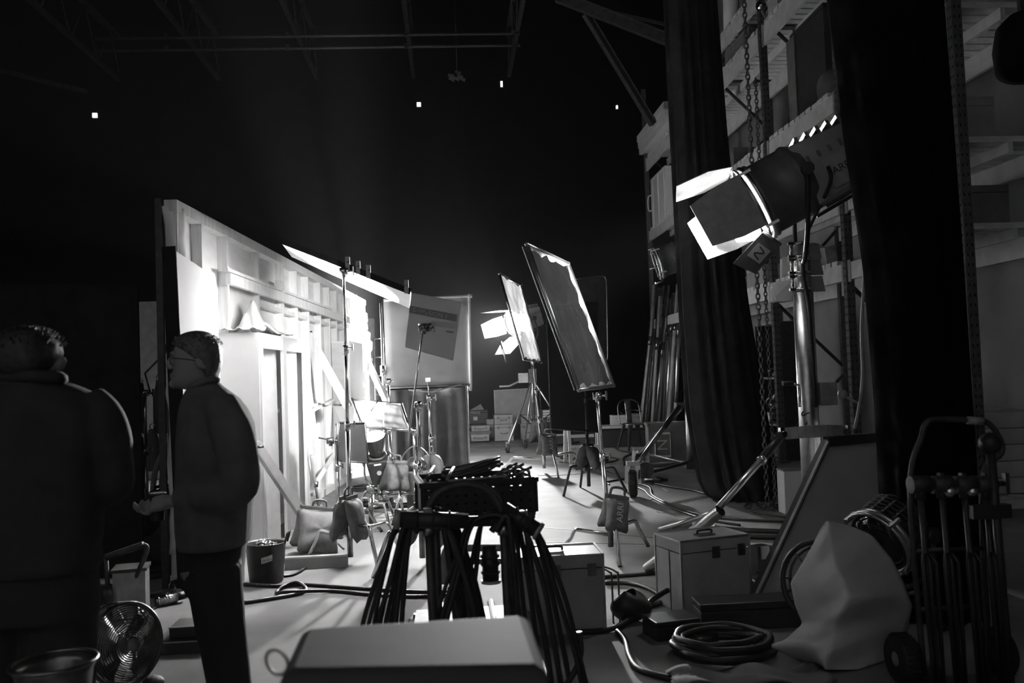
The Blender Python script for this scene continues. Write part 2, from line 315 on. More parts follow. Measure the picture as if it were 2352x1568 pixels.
t = Thing('cloth_bundle', 'rounded grey sack on the upper rack deck beside the dark drape', 'sack', (5.35, 11.55, 5.15))
g = MB(); g.ball((5.35, 11.5, 5.32), .26, 16, 10, (.8, 1.1, 1.05)); t.add('sack_body', g, 'cloth_grey'); g = MB(); g.torus((5.35, 11.5, 5.48), .14, .02); t.add('tie', g, 'black')
t = Thing('lantern', 'small round lantern on a bracket at the top rack deck', 'lantern', (5.25, 13.45, 7.0))
g = MB(); g.ball((5.12, 13.42, 7.3), .085); t.add('globe', g, 'chrome'); g = MB(); g.bar((5.22, 13.4, 7.02), (5.13, 13.42, 7.22), .03, .03); t.add('bracket', g, 'steel_grey')
for k, (y, z, dx, dy, dz) in enumerate(((12.9, 7.02, .5, .4, .22), (12.2, 7.02, .6, .6, .35), (12.25, 7.37, .5, .4, .2))):
    t = case_box('carton', ('flat carton', 'wide carton', 'small carton on the wide one')[k]+' on the top rack deck near the round lantern', 'carton', (5.35, y, z+dz/2), (dx, dy, dz), 'cardboard', .05*k, .3, False)
t = Thing('paper_roll', 'pale paper roll standing on the top rack deck behind the hanging chain', 'roll', (5.4, 15.5, 7.68)); g = MB(); g.cyl((5.35, 15.5, 7.68), (5.38, 15.5, 8.9), .16); t.add('roll_body', g, 'board'); g = MB(); g.cyl((5.38, 15.5, 8.9), (5.38, 15.5, 8.93), .06); t.add('core', g, 'cardboard')
for k, (y, z, sx, sy, sz, m) in enumerate(((14.2, 7.75, .8, .9, .4, 'case_face'), (14.9, 6.98, .8, 1.3, .35, 'case_face'), (14.6, 2.84, .7, .9, .4, 'crate'), (15.4, 2.84, .7, .6, .3, 'cardboard'), (15.9, 5.1, .7, .9, .45, 'case_face'))):
    case_box('storage_box', ('dark box on the highest deck behind the chains', 'long dark box two decks below the roof behind the chains', 'slotted grey box on the lowest deck behind the chains', 'low carton beside the slotted grey box on the lowest deck', 'dark box beside the pale plank bundle')[k], 'box', (5.6, y, z+sz/2), (sx, sy, sz), m, 0, .2, k == 2)
def crumple_box(name, label, c, s, m, seed):
    r = random.Random(seed); c = V(c); t = Thing(name, label, 'cardboard', c)
    for k in range(4):
        g = MB(); a = k*1.4+r.random(); u = V((math.cos(a), math.sin(a), 0)); p = c+u*s*.3
        q = u.orthogonal() if False else V((-u.y, u.x, 0))
        g.quad(p-q*s*.5, p+q*s*.5, p+q*s*(.4+.2*r.random())+V((0, 0, s*(.6+.4*r.random())))+u*s*.2*r.random(), p-q*s*.45+V((0, 0, s*(.6+.5*r.random()))), .012); t.add('flap', g, m)
    g = MB(); g.box(c+V((0, 0, .02)), (s*.6, s*.6, .02)); t.add('base_sheet', g, m); return t
crumple_box('cardboard_scraps', 'crumpled cardboard heap on the lowest rack deck beside the mast brackets', (5.3, 13.1, 2.885), .32, 'label', 3)
crumple_box('cardboard_scraps', 'torn carton on the lowest rack deck at the other side of the mast', (5.35, 12.15, 2.885), .36, 'cardboard', 5)
# open shelf unit on the ground inside the rack
t = Thing('shelf_unit', 'dark open shelf unit standing under the lowest rack deck behind the chains', 'shelf', (5.4, 14.15, 0))
for y in (13.72, 14.6):
    g = MB(); g.box((5.45, y, 1.12), (.5, .03, 2.24)); t.add('side_panel', g, 'steel_dark')
g = MB(); g.box((5.69, 14.16, 1.12), (.02, .85, 2.24)); t.add('back_panel', g, 'black')
for z in (.08, .57, 1.33, 2.23):
    g = MB(); g.box((5.45, 14.16, z), (.5, .85, .035)); t.add('shelf_board', g, 'steel_grey')
t = Thing('wire_basket', 'wire basket with a pale label on the middle shelf of the dark unit', 'basket', (5.32, 14.1, .59))
g = MB()
for z in (.6, .68, .76, .84): g.tube([(5.2, 13.8, z), (5.2, 14.5, z), (5.5, 14.5, z), (5.5, 13.8, z)], .006, 5, True)
for k in range(8): g.tube([(5.2, 13.8+k*.1, .6), (5.2, 13.8+k*.1, .84)], .005, 5)
t.add('wires', g, 'gunmetal', kind='stuff'); g = MB(); g.box((5.19, 14.25, .69), (.01, .4, .14)); t.add('label_card', g, 'label')
for k, (y, z, r) in enumerate(((14.0, .95, .09), (14.25, .92, .08), (13.85, 1.0, .1), (14.1, 1.42, .07), (13.9, 1.4, .06))):
    t = Thing('clamp_bundle', ('dark grip clamp at the back of the wire basket', 'pale grip clamp in the middle of the wire basket', 'grip clamp sticking up at the near end of the wire basket', 'shiny clamp on the upper shelf of the dark unit', 'small shiny clamp beside it on the upper shelf of the dark unit')[k], 'clamp', (5.3, y, z))
    g = MB(); g.torus((5.3, y, z), r, r*.3, (random.random(), 1, .3)); t.add('jaw', g, 'gunmetal'); g = MB(); g.cyl((5.3, y, z-r), (5.3, y+r*1.5, z+r), r*.25, 8); t.add('screw', g, 'chrome')
t = Thing('floor_crate', 'dark crate on the bottom shelf of the dark unit', 'crate', (5.4, 14.1, .1)); g = MB(); g.box((5.4, 14.1, .26), (.4, .6, .3)); t.add('body', g, 'case_face'); g = MB(); g.box((5.19, 14.1, .3), (.012, .15, .08)); t.add('label_card', g, 'label')
# pale blocks at the near bay
for k in range(5):
    for j in range(2):
        t = Thing('pale_block', 'pale insulation slab, %s from the floor in the %s stack under the rack' % (('first', 'second', 'third', 'fourth', 'fifth')[k], ('nearer', 'farther')[j]), 'block', (5.6, 8.75+j*.62, .16+k*.165), 'pale slabs stacked under the rack')
        g = MB(); g.box((5.62+random.uniform(-.03, .03), 8.78+j*.64, .23+k*.165), (.9, .62, .16)); t.add('slab', g, 'blockwhite', bevel=.008); g = MB(); g.box((5.62, 8.78+j*.64, .23+k*.165), (.94, .02, .162)); t.add('strap', g, 'cardboard')
t = Thing('pallet', 'wooden pallet under the stack of pale slabs', 'pallet', (5.6, 9.1, 0))
for k in range(5): g = MB(); g.box((5.2+k*.21, 9.1, .13), (.12, 1.4, .02)); t.add('slat', g, 'deck')
for k in range(3): g = MB(); g.box((5.62, 8.5+k*.6, .06), (1, .1, .12)); t.add('bearer', g, 'deck')
for k, (y, z, s, m, lb) in enumerate(((9.35, 3.74, .45, 'case_face', 'dark case on the second rack deck right of the dark drape'), (9.75, 3.74, .4, 'board', 'pale box edge on the second rack deck beside the drape'), (9.25, 2.88, .36, 'black', 'black box on the lowest rack deck right of the dark drape'), (9.65, 2.88, .5, 'crate', 'slatted grey box behind the black box on the lowest rack deck'), (8.6, 2.88, .4, 'case_face', 'dark box on the lowest rack deck at the picture edge'), (8.75, 3.74, .5, 'crate', 'crate on the second rack deck at the picture edge'))):
    case_box('storage_box', lb, 'box', (5.45, y, z+s*.5), (.5, .36, s), m, 0, .2, k == 0)
# ---- hoist chains
def chain(name, label, a, b, L, r):
    a, b = V(a), V(b); t = Thing(name, label, 'chain', b); n = int((b-a).length/(L*.78)); d = (b-a).normalized(); first = None
    g = MB(); R = M3.Identity(3)
    for k in range(n):
        c = a+d*((k+.5)*L*.78); s = V((1, 0, 0)) if k % 2 else V((0, 1, 0)); pts = []
        for q in range(10):
            an = 2*PI*q/10; pts.append(c+d*(math.cos(an)*L*.5)+s*(math.sin(an)*L*.28))
        g.tube(pts, r, 5, True)
    t.add('links', g, 'gunmetal', kind='stuff'); return t
b1, b2 = Fl(1763, 1160), Fl(1781, 1160)
chain('hoist_chain', 'thick dark hoist chain hanging beside the drape down to the floor', up(b1, -30), b1, .075, .009)
chain('hoist_chain', 'second hoist chain hanging closer to the rack down to the floor', up(b2, 180), b2, .06, .007)
c0 = Fl(1772, 1168); g = MB()
for k in range(60):
    a = random.uniform(0, 6.28); rr = random.uniform(.0, .22); c = c0+V((math.cos(a)*rr*1.3, math.sin(a)*rr, .02+.02*random.random())); d = V((random.uniform(-1, 1), random.uniform(-1, 1), random.uniform(-.2, .2))).normalized(); s = d.orthogonal().normalized()
    g.tube([c+d*(math.cos(6.28*q/8)*.035)+s*(math.sin(6.28*q/8)*.02) for q in range(8)], .007, 5, True)
t = Thing('chain_heap', 'heap of slack chain links on the floor under the hanging chains', 'chain', c0); t.add('links', g, 'gunmetal', kind='stuff')
# ---- drapes
def drape(name, label, y, rows, depth, folds, amp, m, seed):
    r = random.Random(seed); ph = [r.uniform(0, 6.28) for _ in range(5)]
    cs = [(W((a+b)/2, py, y), (W(b, py, y)-W(a, py, y)).length/2) for py, a, b in rows]; n = len(cs)
    def fn(u, v):
        q = v*(n-1); i = min(int(q), n-2); f = q-i; c = lerp(cs[i][0], cs[i+1][0], f); h = cs[i][1]*(1-f)+cs[i+1][1]*f; a = 2*PI*u
        k = 1-amp*(.5+.5*math.cos(folds*a+ph[0]+.8*math.sin(3*a+ph[1])+.5*v))*(.55+.45*math.sin(5*a+ph[2]+v))
        p = c+V((math.cos(a)*h*k, math.sin(a)*depth*k, 0)); p.z = max(p.z, .004); return p
    t = Thing(name, label, 'drape', V((cs[-1][0].x, y, 0)))
    g = MB(); g.grid(fn, 260, n*6, True); t.add('folds', g, m); return t
drape('black_drape', 'tall bunched black drape hanging in front of the rack beside the chains', 10.0, [(-620, 1494, 1606), (-60, 1523, 1637), (350, 1543, 1670), (700, 1559, 1716), (930, 1575, 1755), (1050, 1594, 1775), (1100, 1604, 1785), (1130, 1620, 1784), (1150, 1645, 1765)], .42, 17, .20, 'velvet', 1)
drape('black_drape', 'broad pitch-black drape hanging in front of the end of the leaning white board', 5.05, [(-900, 1820, 2100), (-60, 1894, 2156), (300, 1938, 2183), (600, 1986, 2203), (900, 2012, 2222), (1100, 2022, 2236), (1428, 2044, 2260)], .24, 11, .16, 'velvet2', 2)
# ---- thin haze in the hall
hz = bpy.data.materials.new('haze'); hz.use_nodes = True; nt = hz.node_tree; nt.nodes.remove(nt.nodes['Principled BSDF']); vs = nt.nodes.new('ShaderNodeVolumeScatter')
vs.inputs['Density'].default_value = .0006; vs.inputs['Anisotropy'].default_value = .2; nt.links.new(vs.outputs[0], nt.nodes['Material Output'].inputs['Volume'])
MT['haze'] = hz; g = MB(); g.box((-3.03, 10.85, 5.6), (19.3, 25.1, 11.1)); hzo = g.build('haze', 'haze'); hzo['kind'] = 'stuff'; hzo['label'] = 'thin haze hanging in the air of the dark hall'; hzo['category'] = 'haze'
# ================================================================= timber set wall
A, B = V((-2.17, 6.8, 0)), V((-1.60, 15.6, 0)); td = (B-A).normalized(); nd = V((td.y, -td.x, 0)); HW = 2.95
def wp(y, out, z): k = (y-A.y)/td.y; return A+td*k+nd*out+V((0, 0, z))
wall = Thing('set_wall', 'lit back of a timber-framed set wall with studs and plywood', 'set wall', A)
ys = [6.85, 7.38, 8.03, 9.0, 9.96, 10.6, 11.2, 11.9, 12.5, 13.0, 13.6, 14.2, 14.9, 15.55]
for a, b in zip(ys[:-1], ys[1:]):
    g = MB(); g.bar(wp(a, -.008, HW/2), wp(b-.004, -.008, HW/2), .014, HW); wall.add('plywood_panel', g, 'ply')
for i, y in enumerate(ys):
    g = MB(); g.bar(wp(y, .045, 0), wp(y, .045, HW-.09), .045, .09, nd); wall.add('stud', g, 'wood')
g = MB(); g.bar(wp(6.8, .05, HW-.045), wp(15.6, .05, HW-.045), .1, .09); wall.add('top_plate', g, 'wood')
g = MB(); g.bar(wp(6.8, .045, .045), wp(15.6, .045, .045), .1, .09); wall.add('bottom_plate', g, 'white')
g = MB(); g.bar(wp(7.95, .115, 2.47), wp(15.5, .115, 2.47), .045, .10); wall.add('rail', g, 'wood')
g = MB(); g.bar(wp(7.85, .10, 2.54), wp(9.7, .10, 2.54), .09, .03); wall.add('ledge', g, 'wood')
g = MB(); g.bar(wp(9.85, .10, 2.54), wp(12.4, .10, 2.54), .09, .03); wall.add('ledge', g, 'wood')
g = MB(); g.box(wp(9.75, .10, 2.60), (.06, .25, .09)); wall.add('block', g, 'wood')
for a, b in zip(ys[3:-1], ys[4:]):
    g = MB(); g.bar(wp(a+.02, .045, 2.33), wp(b-.02, .045, 2.33), .07, .045); wall.add('noggin', g, 'wood')
    g = MB(); g.bar(wp(a+.02, .04, 1.22), wp(b-.02, .04, 1.22), .07, .045); wall.add('noggin', g, 'wood')
for y0, y1, z0, z1 in ((10.7, 12.4, 1.13, 1.27), (10.9, 12.6, .18, .55)):
    g = MB(); g.bar(wp(y0, .12, z0), wp(y1, .12, z1), .05, .03); wall.add('batten', g, 'wood')
g = MB(); g.bar(wp(6.79, -.035, 0), wp(6.79, -.035, HW+.01), .03, .05, nd); wall.add('shaded_end', g, 'steel_dark')  # near end of the wall; the shade on it is put into the colour
# crumpled tape / fabric down the near edge
t = Thing('fabric_strip', 'crumpled pale fabric strip hanging down the near edge of the set wall', 'fabric', wp(6.82, .1, 0))
r = random.Random(4); hs = [(r.uniform(-.015, .02), r.uniform(.015, .05)) for _ in range(24)]
def fs(u, v):
    i = min(int(v*22), 22); f = v*22-i; a = hs[i][0]*(1-f)+hs[i+1][0]*f; b = hs[i][1]*(1-f)+hs[i+1][1]*f
    return wp(6.80+.02*math.sin(v*23+u*4)+u*u*(.08+b), -.005+u*.125+a, .25+v*2.65)
g = MB(); g.grid(fs, 8, 60); t.add('folds', g, 'cloth_white', solid=.003)
t = Thing('fabric_strip', 'pale cloth hanging over the far end of the set wall', 'fabric', wp(15.5, .1, 0))
def fs2(u, v):
    px = [815, 832, 840, 838, 846, 852, 848, 838, 834, 836, 838][min(int(v*10), 10)]; py = 676+v*215
    p = W(px-26+u*30, py, 15.2); p += V((0, .08*math.sin(u*9+v*14), 0)); return p
g = MB(); g.grid(fs2, 9, 40); t.add('folds', g, 'cloth_white', solid=.004)
# boxed reveal on the wall
t = Thing('set_reveal', 'boxed white plywood reveal standing out from the set wall behind the man', 'set piece', (-1.9, 8.8, 0))
y0, y1, x0, x1, zt = 7.96, 9.75, -1.73, -1.61, 1.96
rx = lambda y: x0+(x1-x0)*(y-y0)/(y1-y0)
g = MB(); g.bar((wp(y0, 0, 0).x, y0, zt/2), (x0, y0, zt/2), .02, zt); t.add('side_panel', g, 'board')
g = MB(); g.bar((wp(y1, 0, 0).x, y1, zt/2), (x1, y1, zt/2), .02, zt); t.add('side_panel', g, 'board')
g = MB(); g.quad((wp(y0, 0, 0).x, y0, zt), (x0, y0, zt), (x1, y1, zt), (wp(y1, 0, 0).x, y1, zt), .02); t.add('top_panel', g, 'board')
for a, wd in ((y0+.05, .09), ((y0+y1)/2-.05, .16), (y1-.08, .16)):
    g = MB(); g.bar((rx(a), a, 0), (rx(a), a, zt), .03, wd, (0, 1, 0)); t.add('jamb', g, 'white')
g = MB(); g.bar((x0, y0, zt-.06), (x1, y1, zt-.06), .035, .12); t.add('head_rail', g, 'white')
for a, b in ((y0+.1, (y0+y1)/2-.13), ((y0+y1)/2+.03, y1-.16)):
    def pf(u, v, a=a, b=b): y = a+(b-a)*u; return V((rx(y)-.06+.025*math.sin(u*7+a)*(1-v*.5), y, v*(zt-.1)))
    g = MB(); g.grid(pf, 14, 6); t.add('panel', g, 'cloth_white')
# crumpled sheet on the reveal
t = Thing('crumpled_sheet', 'crumpled white sheet peaked on top of the boxed reveal', 'sheet', (-1.85, 8.5, zt+.02))
def cf(u, v):
    y = 7.9+u*1.25; x = wp(y, .05, 0).x+v*.34
    h = .27*math.exp(-((u-.5)/.16)**2-((v-.45)/.35)**2)+.05*abs(math.sin(u*11+v*5))*(1-abs(2*u-1))+.02*math.sin(v*17+u*9)
    return V((x-.12*math.exp(-((u-.5)/.2)**2)*v, y, zt+.045+max(h, 0)))
g = MB(); g.grid(cf, 34, 20); t.add('folds', g, 'cloth_white', solid=.004)
# smaller box further on
t = Thing('set_reveal', 'smaller white box fixed high on the far part of the set wall', 'set piece', wp(13, .2, 1.2))
g = MB(); g.bar(wp(12.9, .02, 1.64), wp(12.9, .27, 1.64), .02, .9); t.add('side_panel', g, 'ply')
g = MB(); g.bar(wp(12.9, .27, 1.64), wp(14.6, .27, 1.64), .02, .9); t.add('front_panel', g, 'white')
g = MB(); g.quad(wp(12.9, 0, 2.09), wp(12.9, .28, 2.09), wp(14.6, .28, 2.09), wp(14.6, 0, 2.09), .02); t.add('top_panel', g, 'board')
t = Thing('white_card', 'white bounce card leaning under the smaller wall box', 'card', wp(12.4, .4, .3))
g = MB(); g.quad(W(768, 935, 12.4), W(815, 930, 12.2), W(800, 1010, 12.0), W(772, 1000, 12.3), .01); t.add('card_sheet', g, 'white'); g = MB(); g.bar(W(768, 935, 12.4), W(815, 930, 12.2), .015, .015); t.add('card_edge', g, 'wood')
# poly board leaning by the near end
t = Thing('poly_board', 'tall white poly board with a black edge at the near end of the set wall', 'board', (-2, 7.2, 0))
a, b, c, d = V((-1.97, 6.5, 0)), V((-1.89, 7.42, 0)), V((-1.955, 7.42, 2.42)), V((-2.04, 6.5, 2.54))
g = MB(); g.quad(a, b, c, d, -.05); t.add('sheet', g, 'board')
g = MB(); g.bar(a+V((-.0, -.01, 0)), d+V((0, -.01, 0)), .10, .015, (0, 1, 0)); t.add('black_edge', g, 'black')
# diagonal braces
for k, (p0, p1, lb, wd) in enumerate((((585, 1018, 7.75), (738, 1245, None), 'timber brace running down from the boxed reveal to the sandbag', .09), ((703, 757, 11.4), (800, 935, 11.2), 'short diagonal timber brace on the middle of the set wall', .1), ((815, 768, 14.9), (889, 925, 14.2), 'bright diagonal timber brace at the far end of the set wall', .12))):
    a = W(*p0); b = Fl(p1[0], p1[1]) if p1[2] is None else W(*p1)
    t = Thing('wall_brace', lb, 'brace', b); g = MB(); g.bar(a, b, .05, wd); t.add('timber', g, 'woodgrey' if k == 0 else 'wood', bevel=.003); g = MB(); g.cyl(lerp(a, b, .03)+V((.02, -.06, 0)), lerp(a, b, .03)+V((.06, -.02, .0)), .012, 8); t.add('bolt', g, 'gunmetal')
t = Thing('wall_brace', 'timber foot of the brace lying along the floor beside the bucket', 'brace', Fl(720, 1305)); g = MB(); g.bar(Fl(655, 1308)+V((0, 0, .045)), Fl(800, 1300)+V((0, 0, .045)), .05, .09); t.add('timber', g, 'woodgrey'); g = MB(); g.bar(Fl(655, 1308)+V((0, .0, .095)), Fl(800, 1300)+V((0, 0, .095)), .06, .012); t.add('cap', g, 'white')
# ================================================================= black panel on the left and what shows past it
t = Thing('black_flat', 'tall black flat standing behind the two people', 'panel', W(150, 1320, 7.1))
g = MB(); P = [W(-40, 650, 7.1), W(308, 655, 7.1), W(322, 1314, 7.1), W(-40, 1335, 7.1)]
for q in P[2:]: q.z = .03
g.quad(P[3], P[2], P[1], P[0], -.05); t.add('sheet', g, 'velvet'); g = MB(); g.bar(P[3]+V((0, -.01, -.01)), P[2]+V((0, -.01, -.01)), .12, .03); t.add('foot', g, 'white')
g = MB(); g.bar(P[2], P[1], .03, .06); t.add('edge', g, 'black')
t = Thing('grey_flat', 'plain grey flat seen between the black panel and the set wall', 'panel', (-5.2, 15, 0))
g = MB(); g.quad(V((-6.6, 15, 0)), V((-4.6, 15, 0)), V((-4.6, 15, 2.98)), V((-6.6, 15, 2.98)), -.05); t.add('sheet', g, 'pale_flat'); g = MB(); g.bar((-6.6, 15.1, .05), (-4.6, 15.1, .05), .08, .1); t.add('sill', g, 'wood')
t = Thing('costume_rail', 'rail of hanging dark garments in the gap beside the set wall', 'rail', (-3.6, 10.5, 0))
y = 10.6; L, Rr = W(312, 902, y), W(386, 903, y)
g = MB(); g.tube([L, Rr], .012, 8); t.add('rail_bar', g, 'steel_grey'); g = MB(); g.tube([Rr, V((Rr.x, Rr.y, 0))], .014, 8); t.add('post', g, 'steel_grey'); g = MB(); g.tube([L, V((L.x, L.y, 0))], .014, 8); t.add('post', g, 'steel_grey')
for k, (px, py, wpx, hpx, m, nm) in enumerate(((366, 872, 26, 118, 'cloth_grey', 'grey jacket on the rail nearest the set wall'), (322, 880, 22, 110, 'bagdark', 'dark coat on the rail by the black panel'), (350, 985, 30, 90, 'case_face', 'stiff dark folder hanging low under the rail'), (322, 1005, 22, 215, 'bagdark', 'long dark bag hanging low by the black panel'))):
    c = W(px, py, y-.15-.05*k); sw, sh = wpx*y/2000/2, hpx*y/2000
    tt = Thing('hanging_garment', nm, 'garment', c); g = MB()
    g.grid(lambda u, v: c+V((math.cos(2*PI*u)*sw*(.35+.65*min(1, v*3))*(1+.12*math.sin(9*u*PI+k)), math.sin(2*PI*u)*.09, -v*sh)), 24, 10, True); tt.add('cloth', g, m); g = MB(); g.torus(c+V((0, 0, .03)), .03, .006, (0, 1, 0)); tt.add('hook', g, 'chrome')
t = Thing('bent_hose', 'pale bent plastic hose with a flared mouth in the gap beside the set wall', 'hose', W(352, 1110, 9.6)); g = MB(); g.tube(spl([Fl(350, 1200), W(350, 1150, 9.55), W(352, 1115, 9.6), W(356, 1085, 9.6), W(366, 1055, 9.6), W(376, 1036, 9.6)], 6), .03, 10); t.add('hose_body', g, 'cloth_pale'); g = MB(); g.lathe([(.03, 0), (.07, .1), (.075, .12)], W(372, 1045, 9.6), W(384, 1025, 9.6)-W(372, 1045, 9.6), 14, cap=False); t.add('mouth', g, 'cloth_pale')
for k, (px, py, sx, sz) in enumerate(((330, 1155, .2, .12), (328, 1175, .22, .1), (362, 1175, .12, .2))):
    b = Fl(px, 1190+k*6); b.y = 10.4+.2*k; b = V(((px-1040)*b.y/2000, b.y, 0)); case_box('storage_box', ('pale low box deep in the gap beside the set wall', 'second pale low box beside it in the gap', 'upright grey tin deep in the gap')[k], 'box', b+V((0, 0, sz/2+k*.0)), (sx, .2, sz), ('board', 'crate', 'crate')[k], .1*k, .3, False)
# ================================================================= stands, lamps, frames
def cstand(label, b, zt, angs, R=.48, h=.26, m='chrome', group=None, head=True, top=None, name='grip_stand'):
    b = V(b); t = Thing(name, label, 'stand', b, group); tp = V(top) if top else b+V((0, 0, zt)); ax = tp-b
    for k, a in enumerate(angs):
        a = math.radians(a); d = V((math.cos(a), math.sin(a), 0)); hh = h-.045*k
        g = MB(); g.tube([b+d*.02+V((0, 0, hh))]+spl([b+d*R*.58+V((0, 0, hh+.025)), b+d*R*.68+V((0, 0, hh+.02)), b+d*R*.75+V((0, 0, hh-.04))], 4)+[b+d*R+V((0, 0, .008))], .0165, 8); l = t.add('leg', g, m)
        g = MB(); g.cyl(b+d*R+V((0, 0, .003)), b+d*(R-.012)+V((0, 0, .03)), .016, 8); t.add('foot_cap', g, 'rubber', l)
    g = MB(); g.cyl(b+V((0, 0, .07)), b+V((0, 0, h+.06)), .024, 12); t.add('hub', g, 'gunmetal' if m == 'chrome' else m)
    cuts = [0.0, .48, .74, 1] if zt > 1.5 else [0, .62, 1]
    for k in range(len(cuts)-1):
        g = MB(); g.cyl(b+ax*cuts[k]+V((0, 0, .08 if k == 0 else 0)), b+ax*cuts[k+1], .020-.004*k, 10); t.add('column', g, m)
        if k:
            p = b+ax*cuts[k]; g = MB(); g.cyl(p-V((0, 0, .05)), p+V((0, 0, .02)), .025, 10); c = t.add('collar', g, m); g = MB(); g.cyl(p, p+V((.055, -.02, 0)), .007, 6); g.box(p+V((.06, -.02, 0)), (.012, .02, .05)); t.add('tee_knob', g, m, c)
    if head: grip(t, tp, m)
    return t
def grip(t, p, m='chrome', s=1.0):
    g = MB(); g.cyl(p+V((-.035, 0, 0))*s, p+V((.035, 0, 0))*s, .032*s, 14); g.cyl(p+V((0, 0, -.05))*s, p, .018*s, 10); h = t.add('grip_head', g, m)
    g = MB(); g.cyl(p+V((.035, 0, 0))*s, p+V((.075, 0, 0))*s, .009*s, 8); g.box(p+V((.08, 0, 0))*s, (.014*s, .024*s, .075*s)); t.add('wing_knob', g, m, h)
def sandbag(name, label, c, size, rz=0, tilt=0, m='bag', txt=None, spread=.28, group=None):
    c = V(c); t = Thing(name, label, 'sandbag', c, group); L, H, T = size; R = M3.Translation(c) @ M3.Rotation(rz, 4, 'Z') @ M3.Rotation(tilt, 4, 'Y')
    for s in (-1, 1):
        Q = R @ M3.Rotation(s*spread, 4, 'X')
        def fn(u, v, s=s):
            a = 2*PI*u; ca, sa = math.cos(a), math.sin(a); e = max(abs(ca), abs(sa)); x, z = ca/e, sa/e
            rr = v if v <= .5 else 1-v; side = 1 if v <= .5 else -1; q = min(1, rr*2)
            th = T*.5*math.sqrt(max(0, 1-q**2.6))*(1+.12*math.sin(5*a+s)*q); pin = 1-.10*(1-abs(x*z))*q
            return Q @ V((x*q*L/2*pin, s*(.03+side*th), -H/2+z*q*H/2*pin-.015*side))
        g = MB(); g.grid(fn, 36, 13, True); b = t.add('bag_half', g, m)
        g = MB(); g.bar(Q @ V((-L*.46, s*.03, -.005)), Q @ V((L*.46, s*.03, -.005)), .012, .03); t.add('seam', g, m, b)
    g = MB(); g.tube(spl([R @ V((-.06, 0, -.01)), R @ V((-.05, 0, .07)), R @ V((.05, 0, .07)), R @ V((.06, 0, -.01))], 5), .011, 6); t.add('handle', g, m)
    if txt:
        Q = R @ M3.Rotation(-spread, 4, 'X'); o = Q @ V((0, -T*.56-.03, -H*.5)); t.text('lettering', txt, 'inkpale', o, Q.to_3x3() @ V((0, 0, 1)), Q.to_3x3() @ V((-1, 0, 0)), H*.27)
    return t
def frame_sheet(name, label, cat, cor, m, fm='alu', r=.016, wr=.02, edge=None, tape=True):
    cor = [V(p) for p in cor]; c = sum(cor, V())/4; t = Thing(name, label, cat, c); n = (cor[1]-cor[0]).cross(cor[3]-cor[0]).normalized()
    for k in range(4): g = MB(); g.tube([cor[k], cor[(k+1) % 4]], r, 8); t.add('frame_tube', g, fm)
    for k in range(4): g = MB(); g.ball(cor[k], r*1.25, 8, 6); t.add('corner_joint', g, fm)
    def fn(u, v):
        p = lerp(lerp(cor[0], cor[1], u), lerp(cor[3], cor[2], u), v); q = 4*min(u, 1-u)*4*min(v, 1-v); q = min(1, q*2)
        return p+n*wr*q*(math.sin(9*u+5*v)*.5+math.sin(17*v-6*u)*.35+math.sin(31*u+2*v)*.2)
    g = MB(); g.grid(fn, 22, 26); t.add('sheet', g, m)
    if tape:
        for a, b in ((0, 1), (1, 2), (2, 3), (3, 0)):
            p, q = cor[a], cor[b]; inw = (c-(p+q)/2).normalized()*.035; g = MB()
            def tf(u, v, p=p, q=q, inw=inw): return lerp(p, q, .02+.96*u)+inw*(v*(1+.5*math.sin(u*23+v)))+n*(.012+.01*math.sin(u*31+v*4))
            g.grid(tf, 30, 3); t.add('taped_edge', g, edge or 'cloth_white')
    return t
